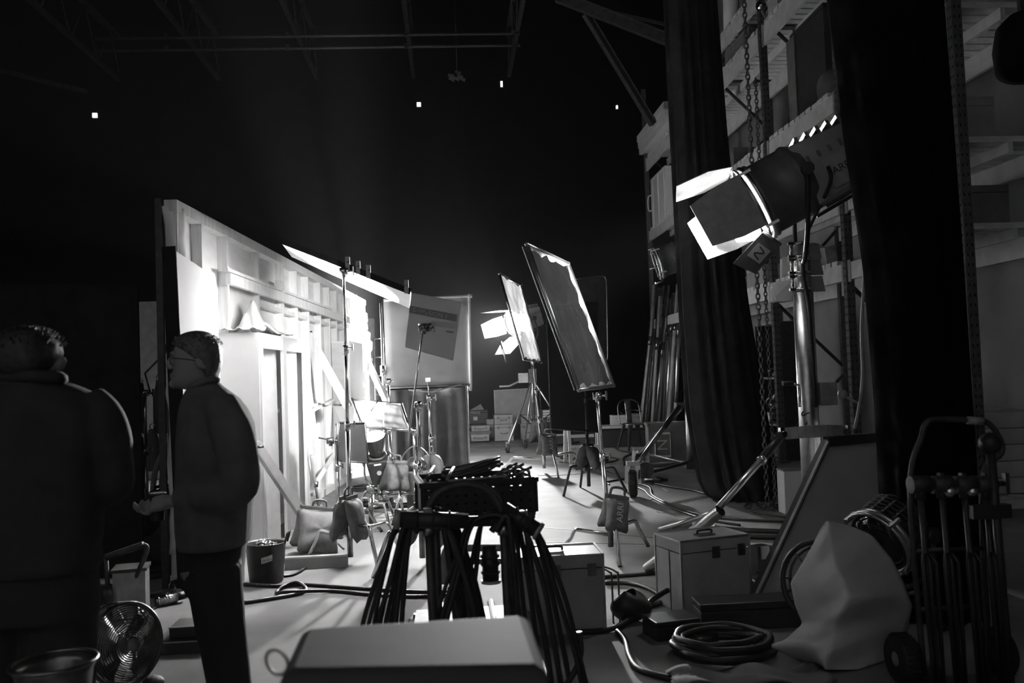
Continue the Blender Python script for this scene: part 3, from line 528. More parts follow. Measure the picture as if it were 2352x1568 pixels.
def fresnel(name, label, lens, d, r, L, door=(20, 20, 20, 20), dl=1.0, lit=None, mside='lampbody', box=True, sticker=False, silver='lampsilver', group=None):
    lens = V(lens); d = V(d).normalized(); side = d.cross(V((0, 0, 1))).normalized(); upv = side.cross(d); back = -d; t = Thing(name, label, 'lamp', lens, group)
    g = MB(); g.lathe([(r*.9, 0), (r*1.06, 0), (r*1.06, .05), (r*1.0, .06), (r*1.0, L*.38), (r*1.04, L*.39), (r*1.04, L*.42), (r*.9, L*.5), (r*.5, L*.55)], lens, back, 28); t.add('housing', g, mside)
    g = MB(); g.torus(lens+back*.01, r*1.03, .018, d, 28, 8); g.torus(lens+d*.035, r*1.08, .010, d, 28, 8); t.add('front_ring', g, 'alu')
    for k in range(4):
        a = PI/4+k*PI/2; p = lens+(side*math.cos(a)+upv*math.sin(a))*r*1.08; g = MB(); g.bar(p+back*.05, p+d*.05, .03, .02); t.add('clip', g, 'alu')
    g = MB(); g.lathe([(.001, -.035), (r*.5, -.028), (r*.85, -.01), (r*.92, .02)], lens, back, 28, cap=False); t.add('lens', g, lit or 'glassdark')
    if box:
        c = lens+back*(L*.72); hb = r*.92
        P = lambda x, y, z: c+side*x*hb+back*y*L*.28+upv*z*hb
        g = MB(); g.hexa([P(-.8, -1, -1), P(.8, -1, -1), P(.8, 1, -.9), P(-.8, 1, -.9), P(-.8, -1, .9), P(.8, -1, .9), P(.8, 1, .75), P(-.8, 1, .75)]); t.add('rear_casing', g, silver, bevel=.015)
        for k in range(5): g = MB(); y = -.7+k*.36; g.hexa([P(-.83, y, .2), P(.83, y, .2), P(.83, y+.1, .2), P(-.83, y+.1, .2), P(-.7, y, 1.06), P(.7, y, 1.06), P(.7, y+.1, 1.04), P(-.7, y+.1, 1.04)]); t.add('cooling_fin', g, mside)
        g = MB(); g.tube([P(-.85, -.9, -1.12), P(-.85, 1.0, -1.05), P(.85, 1.0, -1.05), P(.85, -.9, -1.12)], .014, 6); t.add('skid', g, 'steel_dark')
        g = MB(); g.lathe([(hb*.5, 0), (hb*.55, .05), (.02, .07)], c+back*L*.28, back, 16); t.add('rear_cap', g, mside)
    for k, (ax, q) in enumerate(((upv, door[0]), (-side, door[1]), (-upv, door[2]), (side, door[3]))):
        if q is None: continue
        tn = d.cross(ax); an = math.radians(q); dirv = d*math.cos(an)+ax*math.sin(an); h = lens+ax*r*1.08+d*.045; LL = r*1.55*dl
        w0, w1 = r*.95, r*(1.35 if k % 2 == 0 else .75)
        g = MB(); pl = [h-tn*w0*.8, h+tn*w0*.8, h+tn*w1+dirv*LL*.45, h+tn*w1*.8+dirv*LL, h-tn*w1*.8+dirv*LL, h-tn*w1+dirv*LL*.45]
        g.prism(pl, dirv.cross(tn).normalized()*.005); b = t.add('barn_door', g, 'door_in' if not (sticker and k == 2) else 'lampbody')
        g = MB(); g.cyl(h-tn*w0*.7, h+tn*w0*.7, .010, 8); t.add('hinge', g, 'alu', b)
        if sticker and k == 2:
            q0 = h+dirv*LL*.55; nn = dirv.cross(tn).normalized(); nn = nn if nn.dot(CAM-q0) > 0 else -nn
            g = MB(); g.prism([q0-tn*.05-dirv*.09+nn*.006, q0+tn*.05-dirv*.09+nn*.006, q0+tn*.05+dirv*.09+nn*.006, q0-tn*.05+dirv*.09+nn*.006], nn*.001); st = t.add('sticker', g, 'inkpale', b)
            g = MB(); g.tube(spl([q0-tn*.03-dirv*.06+nn*.009, q0+tn*.03-dirv*.03+nn*.009, q0-tn*.03+dirv*.03+nn*.009, q0+tn*.03+dirv*.06+nn*.009], 5), .006, 5); t.add('squiggle_mark', g, 'ink', b)
    return t, side, upv
def yoke(t, piv, side, hw, bot, m='plastic', r=.018):
    piv = V(piv); bot = V(bot); g = MB(); g.tube(spl([piv+side*hw, piv+side*hw*1.02+(bot-piv)*.6, bot+side*hw*.5, bot, bot-side*hw*.5, piv-side*hw*1.02+(bot-piv)*.6, piv-side*hw], 5), r, 8); t.add('yoke', g, m)
    for s in (-1, 1): g = MB(); g.cyl(piv+side*hw*s*.97, piv+side*hw*s*1.12, .045, 12); t.add('pivot_knob', g, m)
# ---- key lamp on the tall mast
SB = V((2.62, 6.3, 0)); d = V((-.86, .22, -.43)).normalized()
LC = W(1735, 468, 6.2)
key, sd, uv = fresnel('film_lamp', 'big lit film lamp with open barn doors on the tall silver mast', LC, d, .27, .80, (8, 12, None, 6), 1.0, 'lens')
Yd = 6.0; Q = [W(1752, 533, Yd), W(1794, 562, Yd), W(1736, 629, Yd-.04), W(1684, 604, Yd-.04)]
g = MB(); g.quad(*Q, .005); bd = key.add('barn_door', g, 'lampbody'); g = MB(); g.cyl(Q[0], Q[1], .012, 8); key.add('hinge', g, 'alu', bd)
qc = sum(Q, V())/4+V((.0, -.012, 0)); ua, ub = (Q[1]-Q[0])*.34, (Q[2]-Q[1])*.22
g = MB(); g.prism([qc-ua-ub, qc+ua-ub, qc+ua+ub, qc-ua+ub], (0, -.001, 0)); key.add('sticker', g, 'inkpale', bd); g = MB(); g.tube(spl([qc-ua*.5-ub*.7+V((0, -.004, 0)), qc+ua*.5-ub*.3+V((0, -.004, 0)), qc-ua*.5+ub*.3+V((0, -.004, 0)), qc+ua*.5+ub*.7+V((0, -.004, 0))], 5), .005, 5); key.add('squiggle_mark', g, 'ink', bd)
g = MB(); g.quad(W(1668, 508, 6.35), W(1742, 500, 6.3), W(1752, 552, 6.3), W(1692, 556, 6.38), .005); key.add('barn_door', g, 'door_in')
mid = LC-d*.36; yoke(key, mid, sd, .33, V((SB.x, SB.y, 2.28)))
pc = LC-d*.60-sd*0; fs_ = -sd if (-sd).y < 0 else sd
key.text('lettering', 'ARRI', 'ink', LC-d*.60+fs_*.224-uv*.09, -d if True else d, uv, .075)
g = MB(); pl = LC-d*.62+fs_*.215; g.hexa([pl-d*.13-uv*.2, pl+d*.13-uv*.2, pl+d*.13+uv*.02, pl-d*.13+uv*.02]+[q+fs_*.004 for q in (pl-d*.13-uv*.2, pl+d*.13-uv*.2, pl+d*.13+uv*.02, pl-d*.13+uv*.02)]); key.add('side_plate', g, 'crate')
lamp_light('key_lamp_light', LC+d*.05, V((-1.75, 11.6, 1.25)), KEY_W, .22, 38)
mast = Thing('lamp_mast', 'tall silver wind-up mast carrying the big lit lamp', 'stand', SB)
z0 = up(SB, 672).z; zt = up(SB, 560).z
g = MB(); g.cyl(SB+V((0, 0, .25)), SB+V((0, 0, z0)), .074, 24); mast.add('mast_tube', g, 'alu')
g = MB(); g.cyl(SB+V((0, 0, z0)), SB+V((0, 0, zt)), .052, 20); mast.add('mast_tube', g, 'alu')
g = MB(); g.cyl(SB+V((0, 0, zt)), SB+V((0, 0, 2.30)), .03, 12); mast.add('spigot', g, 'gunmetal')
for k, py in enumerate((575, 612, 650)):
    z = up(SB, py).z; h = .115
    g = MB(); g.cyl(SB+V((0, 0, z-h*.5)), SB+V((0, 0, z-h*.5+.02)), .066+.004*k, 20); g.cyl(SB+V((0, 0, z+h*.35)), SB+V((0, 0, z+h*.35+.02)), .064, 20); mast.add('mast_collar', g, 'chrome')
    g = MB(); c = SB+V((.10, -.03, z-.01)); w2 = .045+.008*k; g.hexa([c+V((-.05, -.0, -h*.5)), c+V((w2, 0, -h*.5)), c+V((w2, .02, -h*.5)), c+V((-.05, .02, -h*.5)), c+V((-.05, 0, h*.5)), c+V((w2-.02, 0, h*.5)), c+V((w2-.02, .02, h*.5)), c+V((-.05, .02, h*.5))]); mast.add('bracket_plate', g, 'lampsilver')
    g = MB(); c = SB+V((-.085, -.02, z)); g.cyl(c-V((0, 0, h*.48)), c+V((0, 0, h*.48)), .011, 8); g.box(c+V((0, 0, h*.42)), (.045, .03, .02)); g.box(c-V((0, 0, h*.42)), (.045, .03, .02)); mast.add('pulley_post', g, 'chrome')
zb = up(SB, 992).z
def arcp(a, rr, z): a = math.radians(a); return SB+V((math.cos(a)*rr, math.sin(a)*rr, z))
g = MB(); pts = [arcp(-165+150*k/10, .235-.05*math.sin(PI*k/10), zb+.02*math.sin(PI*k/10)) for k in range(11)]
for a, b in zip(pts[:-1], pts[1:]): g.bar(a, b, .02, .085)
mast.add('collar_arm', g, 'steel_grey')
for p in (pts[0], pts[-1]): g = MB(); g.box(p, (.05, .05, .09)); g.cyl(p+V((0, -.04, 0)), p+V((0, .04, 0)), .022, 10); mast.add('arm_joint', g, 'chrome')
g = MB(); g.lathe([(.085, 0), (.10, .01), (.10, .06), (.085, .07)], SB+V((0, 0, zb-.035)), (0, 0, 1), 24); mast.add('collar', g, 'steel_dark')
foot = Fl(1487, 1318); E_ = W(1655, 1172, 5.95); J = pts[0]
g = MB(); g.tube([foot+V((0, 0, .04)), lerp(foot, E_, .5)+V((0, 0, .02)), E_], .042, 14, cap=False); l = mast.add('leg', g, 'alu')
g = MB(); g.tube([E_-(E_-foot).normalized()*.01, E_], .034, 12); mast.add('leg_socket', g, 'black', l)
g = MB(); g.tube([J, lerp(J, E_, .35)], .032, 12); b = mast.add('brace', g, 'plastic'); g = MB(); g.tube([lerp(J, E_, .33), lerp(J, E_, .93)+V((-.05, 0, -.02))], .026, 12); mast.add('brace', g, 'alu'); g = MB(); g.cyl(lerp(J, E_, .33), lerp(J, E_, .37), .036, 12); mast.add('brace_ring', g, 'chrome', b)
g = MB(); g.tube([E_+V((-.02, .05, -.02)), W(1515, 1216, 6.25)], .02, 10); mast.add('strut', g, 'alu')
g = MB(); c = lerp(foot, E_, .62)+V((-.06, .06, .03)); g.box(c, (.10, .06, .07)); g.cyl(c+V((-.06, 0, .0)), c+V((.08, 0, .05)), .02, 8); mast.add('leveller', g, 'lampsilver')
for a in (62, 16):
    a = math.radians(a); f2 = SB+V((math.cos(a)*1.15, math.sin(a)*1.15, .03)); g = MB(); g.tube([f2, SB+V((math.cos(a)*.25, math.sin(a)*.25, .3))], .04, 12); mast.add('leg', g, 'alu')
    g = MB(); g.tube([lerp(f2, SB, .35)+V((0, 0, .1)), SB+V((math.cos(a)*.2, math.sin(a)*.2, zb))], .026, 10); mast.add('brace', g, 'alu')
g = MB(); g.cyl(SB+V((0, 0, .2)), SB+V((0, 0, .42)), .11, 18); mast.add('base_hub', g, 'steel_grey')
zc = up(SB, 905).z
g = MB(); g.box(SB+V((.13, -.02, zc)), (.13, .12, .17)); mast.add('winch_box', g, 'steel_grey', bevel=.01)
g = MB(); c = SB+V((-.085, -.05, zc)); g.cyl(c-V((0, 0, .09)), c+V((0, 0, .07)), .012, 8); g.tube([c+V((0, 0, .07)), c+V((-.06, -.01, .085)), c+V((-.02, 0, .07))], .01, 8); k_ = mast.add('crank', g, 'chrome'); g = MB(); g.cyl(c+V((-.05, -.01, .085)), c+V((-.13, -.02, .088)), .018, 10); mast.add('crank_grip', g, 'rubber', k_)
g = MB(); g.ball(SB+V((.25, -.03, zc-.01)), .036, 12, 8); g.tube([SB+V((.25, -.03, zc-.01)), SB+V((.42, -.02, zc-.11))], .009, 6); mast.add('ball_knob', g, 'steel_grey')
mast.text('sticker_mark', 'S', 'ink', SB+V((-.045, -.065, up(SB, 950).z)), V((.4, -.6, 1)), V((-1, -.2, .3)), .11); mast.text('sticker_mark', 'tk', 'ink', SB+V((-.045, -.065, up(SB, 972).z)), V((.05, -.05, 1)), V((-1, -.5, 0)), .07)
g = MB(); g.tube(spl([LC-d*.5+fs_*.27-uv*.05, LC-d*.45+fs_*.3-uv*.16, W(1862, 515, 6.15), W(1850, 548, 6.2), SB+V((-.03, -.09, 2.2)), SB+V((.0, -.1, 1.9)), SB+V((.02, -.085, 1.2))], 8), .014, 8)
tag(g.build('lamp_cable', 'cable'), 'thick black feed cable dropping from the big lit lamp down its mast', 'cable')
g = MB(); g.tube(spl([W(1985, 520, 6.1), W(1986, 610, 6.1), W(1979, 750, 6.1), W(1981, 860, 6.1), W(1974, 930, 6.1), W(1963, 985, 6.15)], 8), .011, 8)
tag(g.build('hanging_cable', 'crate'), 'pale cable hanging between the mast and the broad dark drape', 'cable')
crumple_box('cardboard_sleeve', 'torn folded cardboard hanging on the near side of the mast brackets', W(1796, 693, 6.5), .16, 'cardboard', 11)
# ---- second mast behind the drape with an unlit lamp
S2 = V((3.12, 11.4, 0)); t2 = Thing('lamp_mast', 'wheeled wind-up stand half hidden behind the bunched drape', 'stand', S2)
g = MB(); g.cyl(S2+V((0, 0, .2)), S2+V((0, 0, 1.2)), .065, 18); t2.add('mast_tube', g, 'alu'); g = MB(); g.cyl(S2+V((0, 0, 1.2)), S2+V((0, 0, 2.2)), .04, 14); t2.add('mast_tube', g, 'alu'); g = MB(); g.cyl(S2+V((0, 0, 2.2)), S2+V((0, 0, 2.75)), .028, 12); t2.add('mast_tube', g, 'chrome')
wf = Fl(1457, 1143); wf = V((wf.x, wf.y+.05, 0)); J2 = S2+V((-.15, -.05, 1.03)); K = wf+V((.05, .03, .37))
g = MB(); g.tube([J2, lerp(J2, K, .38)], .034, 10); t2.add('leg', g, 'plastic'); g = MB(); g.tube([lerp(J2, K, .36), K], .027, 10); t2.add('leg', g, 'alu')
wf2 = V((2.62, 12.4, 0)); K2 = wf2+V((0, 0, .3)); g = MB(); g.tube([S2+V((-.1, .05, 1.0)), K2], .026, 10); t2.add('leg', g, 'alu')
wf3 = V((4.0, 12.0, 0)); K3 = wf3+V((0, 0, .3)); g = MB(); g.tube([S2+V((.1, .05, 1.0)), K3], .026, 10); t2.add('leg', g, 'alu')
for kk in (K, K2, K3): g = MB(); g.tube([S2+V((0, 0, .3)), lerp(kk, S2, .1)+V((0, 0, -.08))], .022, 8); t2.add('base_strut', g, 'steel_dark')
g = MB(); g.tube([lerp(K2, S2, .2)+V((0, 0, .1)), S2+V((-.05, 0, .28))], .016, 8); t2.add('base_strut', g, 'alu')
g = MB(); g.box(S2+V((-.12, 0, 1.04)), (.14, .14, .08)); t2.add('collar', g, 'alu')
g = MB(); g.box(S2+V((0, 0, .26)), (.2, .2, .1)); t2.add('base_hub', g, 'steel_dark')
for kk, wq in ((K, wf), (K2, wf2), (K3, wf3)):
    axv = V((1, -.25, 0)).normalized(); c = wq+V((0, 0, .165))
    g = MB(); g.lathe([(.09, -.045), (.14, -.05), (.163, -.03), (.163, .03), (.14, .05), (.09, .045)], c, axv, 26); wh = t2.add('wheel', g, 'rubber')
    g = MB()
    for k in range(26): a = 2*PI*k/26; q = c+V((0, 0, math.sin(a)*.163))+axv.cross(V((0, 0, 1)))*math.cos(a)*.163; g.box(q, (.07, .018, .018))
    t2.add('tread', g, 'rubber', wh, kind='stuff')
    g = MB(); g.lathe([(.02, -.055), (.085, -.05), (.09, -.03), (.09, .03), (.085, .05), (.02, .055)], c, axv, 20); t2.add('rim', g, 'lampsilver', wh)
    for s in (-1, 1): g = MB(); g.bar(c+axv*.07*s, c+axv*.06*s+V((.01, .02, .22)), .02, .06, axv); t2.add('fork', g, 'alu')
    g = MB(); g.box(c+V((.01, .02, .24)), (.15, .09, .05)); g.cyl(c+V((.01, .02, .25)), kk+V((0, 0, .02)), .03, 10); t2.add('fork_head', g, 'alu')
    g = MB(); g.bar(c+V((.06, -.10, .06)), c+V((.07, -.06, .16)), .08, .012, (1, 0, 0)); t2.add('brake_pedal', g, 'chrome')
g = MB(); g.lathe([(.10, -.02), (.10, .02)], K+V((.13, .05, -.06)), (.3, 1, 0), 20); t2.add('brake_plate', g, 'steel_dark')
LC2 = W(1512, 603, 11.2); d2 = V((-.9, .15, -.25)).normalized()
l2, s2_, u2_ = fresnel('film_lamp', 'unlit film lamp on the wheeled stand at the edge of the bunched drape', LC2, d2, .20, .6, (None, None, None, None), lit='glassdark'); yoke(l2, LC2-d2*.25, s2_, .25, S2+V((0, 0, 2.62)))
for q in ((1488, 573), (1492, 617), (1505, 650)):
    p = W(q[0], q[1], 11.15); g = MB(); g.tube([p, p+V((.09, 0, .015)), p+V((.10, 0, .05))], .014, 6); l2.add('door_clip', g, 'chrome')
# ---- far lamp on a wheeled tripod
LC3 = W(1180, 742, 17.8); d3 = V((-.80, -.50, -.28)).normalized()
far, s3, u3 = fresnel('film_lamp', 'lit film lamp far back with barn doors glaring beside the clear sheet', LC3, d3, .25, .62, (14, 80, 30, 14), 1.3, 'lens_far')
B3 = V((1.66, 18.15, 0)); yoke(far, LC3-d3*.3, s3, .31, V((B3.x, B3.y, 2.25)))
lamp_light('far_lamp_light', LC3+d3*.06, V((-1.6, 12.2, 1.5)), FAR_W, .2, 82)
g = MB(); p = W(1157, 800, 17.2); g.tube([W(1150, 785, 17.2), W(1163, 833, 17.2)], .02, 8); far.add('door_rod', g, 'chrome')
tr = Thing('lamp_tripod', 'wheeled tripod stand under the glaring far lamp', 'stand', B3)
ap = V((B3.x, B3.y, 1.45)); fe = [Fl(1166, 1040), Fl(1206, 1030), V((2.45, 18.4, 0))]
g = MB(); g.cyl(V((B3.x, B3.y, .35)), V((B3.x, B3.y, 2.25)), .035, 12); tr.add('column', g, 'chrome')
g = MB(); g.box(ap+V((0, 0, .05)), (.16, .16, .3)); tr.add('tripod_head', g, 'gunmetal'); g = MB(); g.box(ap+V((-.2, -.05, .02)), (.2, .15, .2)); tr.add('crank_box', g, 'steel_grey'); g = MB(); g.tube([ap+V((-.28, -.05, -.05)), ap+V((-.5, -.1, -.14)), ap+V((-.7, -.1, -.14))], .02, 6); tr.add('crank', g, 'steel_grey')
for f in fe:
    g = MB(); g.tube([ap, f+V((0, 0, .14))], .022, 8); l = tr.add('leg', g, 'alu'); g = MB(); g.tube([lerp(ap, f, .55)+V((0, 0, .1)), V((B3.x, B3.y, .45))], .012, 6); tr.add('spreader', g, 'steel_dark', l)
    g = MB(); g.lathe([(.03, -.025), (.09, -.02), (.09, .02), (.03, .025)], f+V((0, 0, .09)), (1, .3, 0), 16); g2 = tr.add('caster', g, 'rubber'); g = MB(); g.bar(f+V((0, 0, .1)), f+V((0, .02, .22)), .07, .03); tr.add('fork', g, 'chrome', g2)
sandbag('sandbag', 'dark sandbag hanging at the foot of the far lamp tripod', V((1.72, 17.6, .62)), (.32, .5, .16), .6, 0, 'bagdark')
# ---- big frame of clear film in the middle and its stand
cA = [W(1210, 560, 6.7), W(1305, 605, 7.85), W(1410, 885, 7.9), W(1330, 895, 6.75)]
frame_sheet('diffusion_screen', 'large tilted frame of wrinkled clear film in the middle of the hall', 'frame', cA, 'film', 'alu', .016, .02)
g = MB(); g.bar(cA[0]+V((-.03, -.02, -.02)), cA[3]+V((-.03, -.02, 0)), .03, .02); tag(g.build('frame_backing_bar', 'plastic'), 'black bar clipped along the near edge of the large tilted film frame', 'bar')
SA = V((1.26, 7.2, 0)); tA = lerp(cA[3], cA[2], .47); stA = cstand('chrome grip stand holding the large tilted film frame', SA, 1.3, (-92, 36, 152), .46, top=tA-V((.0, 0, .07)))
sandbag('sandbag', 'grey sandbag lettered in pale type on the grip stand behind the plywood cases', V((1.29, 7.0, .50)), (.20, .27, .12), .15, .2, 'bag', 'ARRI')
# ---- second frame near the far lamp
cB = [W(1147, 628, 12.8), W(1197, 655, 14.0), W(1243, 832, 14.0), W(1203, 825, 12.8)]
frame_sheet('diffusion_screen', 'smaller film frame standing beside the glaring far lamp', 'frame', cB, 'frost', 'chrome', .018, .03)
SBs = V((1.37, 13.5, 0)); tB = lerp(cB[3], cB[2], .5); cstand('chrome grip stand under the smaller film frame', SBs, 1.6, (-80, 20, 160), .75, .30, top=tB)
sandbag('sandbag', 'grey sandbag with pale type slung on the stand of the smaller film frame', V((1.42, 13.25, .60)), (.27, .33, .14), .3, .1, 'bag', 'ARRI')
# ---- black flag and black stand
fl = Thing('black_flag', 'large black flag hanging in front of the white step ladder', 'flag', W(1320, 985, 11.3))
F4 = [W(1256, 700, 11.2), W(1372, 694, 11.4), W(1380, 992, 11.4), W(1266, 984, 11.2)]
g = MB(); g.quad(*F4, .01); fl.add('cloth', g, 'black')
for k in range(4): g = MB(); g.tube([F4[k], F4[(k+1) % 4]], .012, 6); fl.add('frame_rod', g, 'plastic')
cstand('black grip stand carrying the large black flag', V((1.69, 11.1, 0)), 1.6, (-140, -20, 95), .48, .33, 'plastic')
sandbag('sandbag', 'dark sandbag folded over the black grip stand', V((1.69, 11.03, .60)), (.26, .33, .14), 1.1, .1, 'bagdark')
# pale outline frame behind
pf = Thing('net_screen', 'thin pale round-cornered frame of dark net behind the large film frame', 'frame', W(1370, 830, 15))
g = MB(); g.tube(spl([W(1322, 641, 15), W(1380, 634, 15), W(1391, 640, 15), W(1393, 660, 15), W(1396, 810, 15), W(1393, 826, 15)], 6), .012, 6); pf.add('frame_rod', g, 'gunmetal')
g = MB(); g.quad(W(1300, 644, 15.02), W(1390, 636, 15.02), W(1395, 820, 15.02), W(1305, 825, 15.02), .004); pf.add('net', g, 'velvet')
g = MB(); b = V((W(1360, 830, 15).x, 15, 0)); g.tube([b, up(b, 822)], .014, 8); pf.add('post', g, 'plastic'); g = MB(); g.cyl(b, b+V((0, 0, .03)), .22, 16); pf.add('foot_plate', g, 'plastic')
# ---- bounce board overhead and its stand
cC = [W(645, 556, 7.35), W(943, 673, 7.2), W(941, 708, 8.3), W(670, 590, 8.1)]
bb = Thing('bounce_board', 'white bounce board with a black top tilted over the set wall', 'board', sum(cC, V())/4)
g = MB(); g.quad(cC[3], cC[2], cC[1], cC[0], -.012); bb.add('white_face', g, 'white')
g = MB(); g.quad(*[q+V((0, 0, .018)) for q in cC], .012); bb.add('black_face', g, 'black')
g = MB(); g.bar(cC[0]+V((0, -.012, .012)), cC[1]+V((0, -.012, .012)), .012, .05); bb.add('black_edge', g, 'black')
for q in (.52, .60, .68, .97):
    p = lerp(cC[0], cC[1], q); g = MB(); g.box(p+V((0, -.0, .04)), (.035, .05, .11)); g.cyl(p+V((0, -.06, .06)), p+V((0, .02, .06)), .012, 8); bb.add('clip', g, 'gunmetal')
S8 = V((-.885, 7.3, 0)); pT = lerp(cC[0], cC[1], .49)
s8 = cstand('tall chrome grip stand holding up the white bounce board', S8, 2.4, (-55, 20, 150), .46, .33, top=pT-V((0, .03, .04)))
sandbag('sandbag', 'grey two-lobed sandbag hanging on the tall stand of the bounce board', V((S8.x+.0, S8.y-.04, .56)), (.20, .36, .12), 1.2, 0, 'bag', spread=.22)
bA = Fl(738, 1262); sandbag('sandbag', 'grey sandbag with a faint mark lying on the foot of the long timber brace', V((bA.x+.03, bA.y-.25, .40)), (.36, .40, .22), .35, .18, 'bag', '(R)' and None, spread=.42)
# ---- flag with the printed band
df = Thing('diffusion_flag', 'grey flag with a printed DIFFUSION 1 band on a slanted arm', 'flag', W(1000, 750, 7.1))
D4 = [W(945, 672, 7.1), W(1060, 693, 7.1), W(1041, 828, 7.1), W(930, 797, 7.1)]
def D(u, v, o=0): p = lerp(lerp(D4[0], D4[1], u), lerp(D4[3], D4[2], u), v); return p+V((0, -o, 0))
g = MB(); g.quad(*D4, .006); df.add('card', g, 'flagtex')
g = MB(); g.quad(D(.0, .24, .002), D(.955, .225, .002), D(.955, .345, .002), D(.0, .365, .002), -.001); df.add('printed_band', g, 'case_face')
df.text('lettering', 'DIFFUSION 1', 'inkpale', D(.42, .30, .005), D(1, .3)-D(0, .3), V((0, 0, 1)), .050)
g = MB(); c = D(.075, .30, .004); ex = (D(1, .3)-D(0, .3)).normalized()
g.tube([c+ex*math.cos(a*PI/10)*.019+V((0, 0, math.sin(a*PI/10)*.02)) for a in range(20)], .0018, 5, True)
for k in (-1, 0, 1): g.tube([c+ex*(.010*k-.009)+V((0, -.001, .014)), c+ex*(.010*k+.009)+V((0, -.001, -.014))], .0016, 5)
df.add('globe_mark', g, 'inkpale')
g = MB(); g.quad(D(.45, .42, .002), D(.955, .38, .002), D(.955, .47, .002), D(.45, .50, .002), -.001); df.add('clear_strip', g, 'crate'); g = MB(); g.quad(D(.78, .53, .002), D(.93, .52, .002), D(.93, .55, .002), D(.78, .56, .002), -.001); df.add('small_print', g, 'case_face')
S9 = V((-.29, 7.12, 0)); hB = up(S9, 930)
arm = Thing('extension_rod', 'slanted steel arm holding the printed grey flag', 'arm', hB)
pa, pb = W(972, 752, 7.05), W(936, 1022, 7.0); g = MB(); g.tube([pb, pa], .0085, 8); arm.add('rod', g, 'chrome')
grip(arm, pa, 'gunmetal', 1.1); g = MB(); g.lathe([(.034, -.012), (.034, .012)], pa+V((.055, -.01, 0)), (1, .1, 0), 16); arm.add('clamp_disc', g, 'gunmetal')
cstand('chrome grip stand of the printed grey flag behind the cable cart', S9, hB.z, (-137, -54, 80), .50, .30, top=hB)
sandbag('sandbag', 'grey sandbag half hidden behind the hanging cables', V((S9.x-.0, S9.y-.12, .52)), (.2, .38, .14), 1.4, 0, 'bag')
# ---- grey drape frame behind
gd = Thing('cloth_screen', 'tall grey cloth screen on a pale frame behind the printed flag', 'screen', W(980, 1075, 14.5))
y = 14.5; g4 = [W(880, 690, y), W(945, 674, y), W(1079, 680, y), W(1082, 884, y), W(884, 893, y)]
def gu(u, v): return lerp(lerp(W(880, 686, y), W(1076, 680, y), u), lerp(W(888, 893, y), W(1080, 884, y), u), v)+V((0, .012*math.sin(u*5), 0))
g = MB(); g.grid(gu, 12, 8); gd.add('upper_cloth', g, 'cloth_pale', solid=.006)
g = MB(); g.tube(spl([W(882, 690, y-.03), W(1068, 680, y-.03), W(1076, 682, y-.03), W(1078, 692, y-.03), W(1082, 880, y-.03), W(1078, 888, y-.03)], 6), .022, 8); gd.add('frame_tube', g, 'cloth_white')
g = MB(); g.tube([W(882, 888, y-.03), W(1080, 884, y-.03)], .016, 8); gd.add('frame_tube', g, 'cloth_grey'); g = MB(); b = Fl(1078, 1078); b = V((b.x, y, 0)); g.tube([b, up(b, 884)], .02, 8); gd.add('post', g, 'steel_grey')
b = V((W(886, 1080, y).x, y, 0)); g = MB(); g.tube([b, up(b, 690)], .022, 8); gd.add('post', g, 'chrome'); g = MB(); q = up(b, 850); g.cyl(q-V((0, 0, .08)), q+V((0, 0, .08)), .045, 10); gd.add('collar', g, 'chrome')
xa, xb = W(886, 900, y).x, W(1074, 900, y).x
g = MB(); g.grid(lambda u, v: V((xa+(xb-xa)*u, y+.02+.05*math.sin(u*38+.6*v)*(.3+v)+.03*math.sin(u*17+2), 1.33*(1-v)+.02)), 90, 10); gd.add('lower_cloth', g, 'cloth_grey', solid=.006)
g = MB(); g.tube([W(938, 895, y-.1), W(992, 900, y-.1), W(1060, 882, y-.1)], .012, 6); gd.add('strap', g, 'cloth_pale')
# ---- ladder and dark cupboard in the gap
t = Thing('tall_cupboard', 'dim tall cupboard in the gap between the set wall and the cloth screen', 'cupboard', (-1.7, 18, 0))
g = MB(); g.box((W(847, 800, 18).x, 18.2, 1.4), (.2, .4, 2.8)); t.add('carcass', g, 'cloth_grey')
for z in (1.0, 1.95): g = MB(); g.box((W(847, 800, 18).x, 17.98, z), (.2, .03, .06)); t.add('shelf_edge', g, 'wood')
t = Thing('ladder', 'slim metal ladder in the gap beside the cloth screen', 'ladder', (-1.4, 17, 0)); xl, xr = W(858, 800, 17).x, W(884, 800, 17).x
for x in (xl, xr): g = MB(); g.tube([(x, 17, 0), (x, 17, 2.33)], .02, 8); t.add('rail', g, 'alu')
for k in range(7): g = MB(); z = 2.33-.36*k; g.tube([(xl, 17, z), (xr, 17, z)], .016, 6); t.add('rung', g, 'alu')
# ================================================================= the low lamp corner by the wall
LL = W(857, 1001, 9.9); dL = V((-.12, -.42, .90)).normalized()
t = Thing('reflector_lamp', 'small lit lamp with a black cone reflector pointing up at the bounce board', 'lamp', LL)
g = MB(); g.lathe([(.135, 0), (.14, -.005), (.135, -.03), (.075, -.22), (.075, -.26)], LL, dL, 24, cap=False); t.add('reflector_cone', g, 'glassdark', solid=.003)
g = MB(); g.lathe([(.001, -.01), (.128, -.006)], LL, dL, 24, cap=False); t.add('lens', g, 'lens_low')
c = LL-dL*.42; sx = dL.cross(V((1, 0, 0))).normalized(); ex = sx.cross(dL)
P = lambda x, y, z: c+ex*x+sx*y+dL*z
g = MB(); g.hexa([P(-.1, -.1, -.24), P(.1, -.1, -.24), P(.1, .1, -.24), P(-.1, .1, -.24), P(-.125, -.11, .14), P(.125, -.11, .14), P(.125, .11, .14), P(-.125, .11, .14)]); t.add('body', g, 'plastic', bevel=.012)
g = MB(); g.torus(P(0, 0, .16), .09, .02, dL); t.add('mount_ring', g, 'plastic')
nq = -sx if (-sx).y < 0 else sx
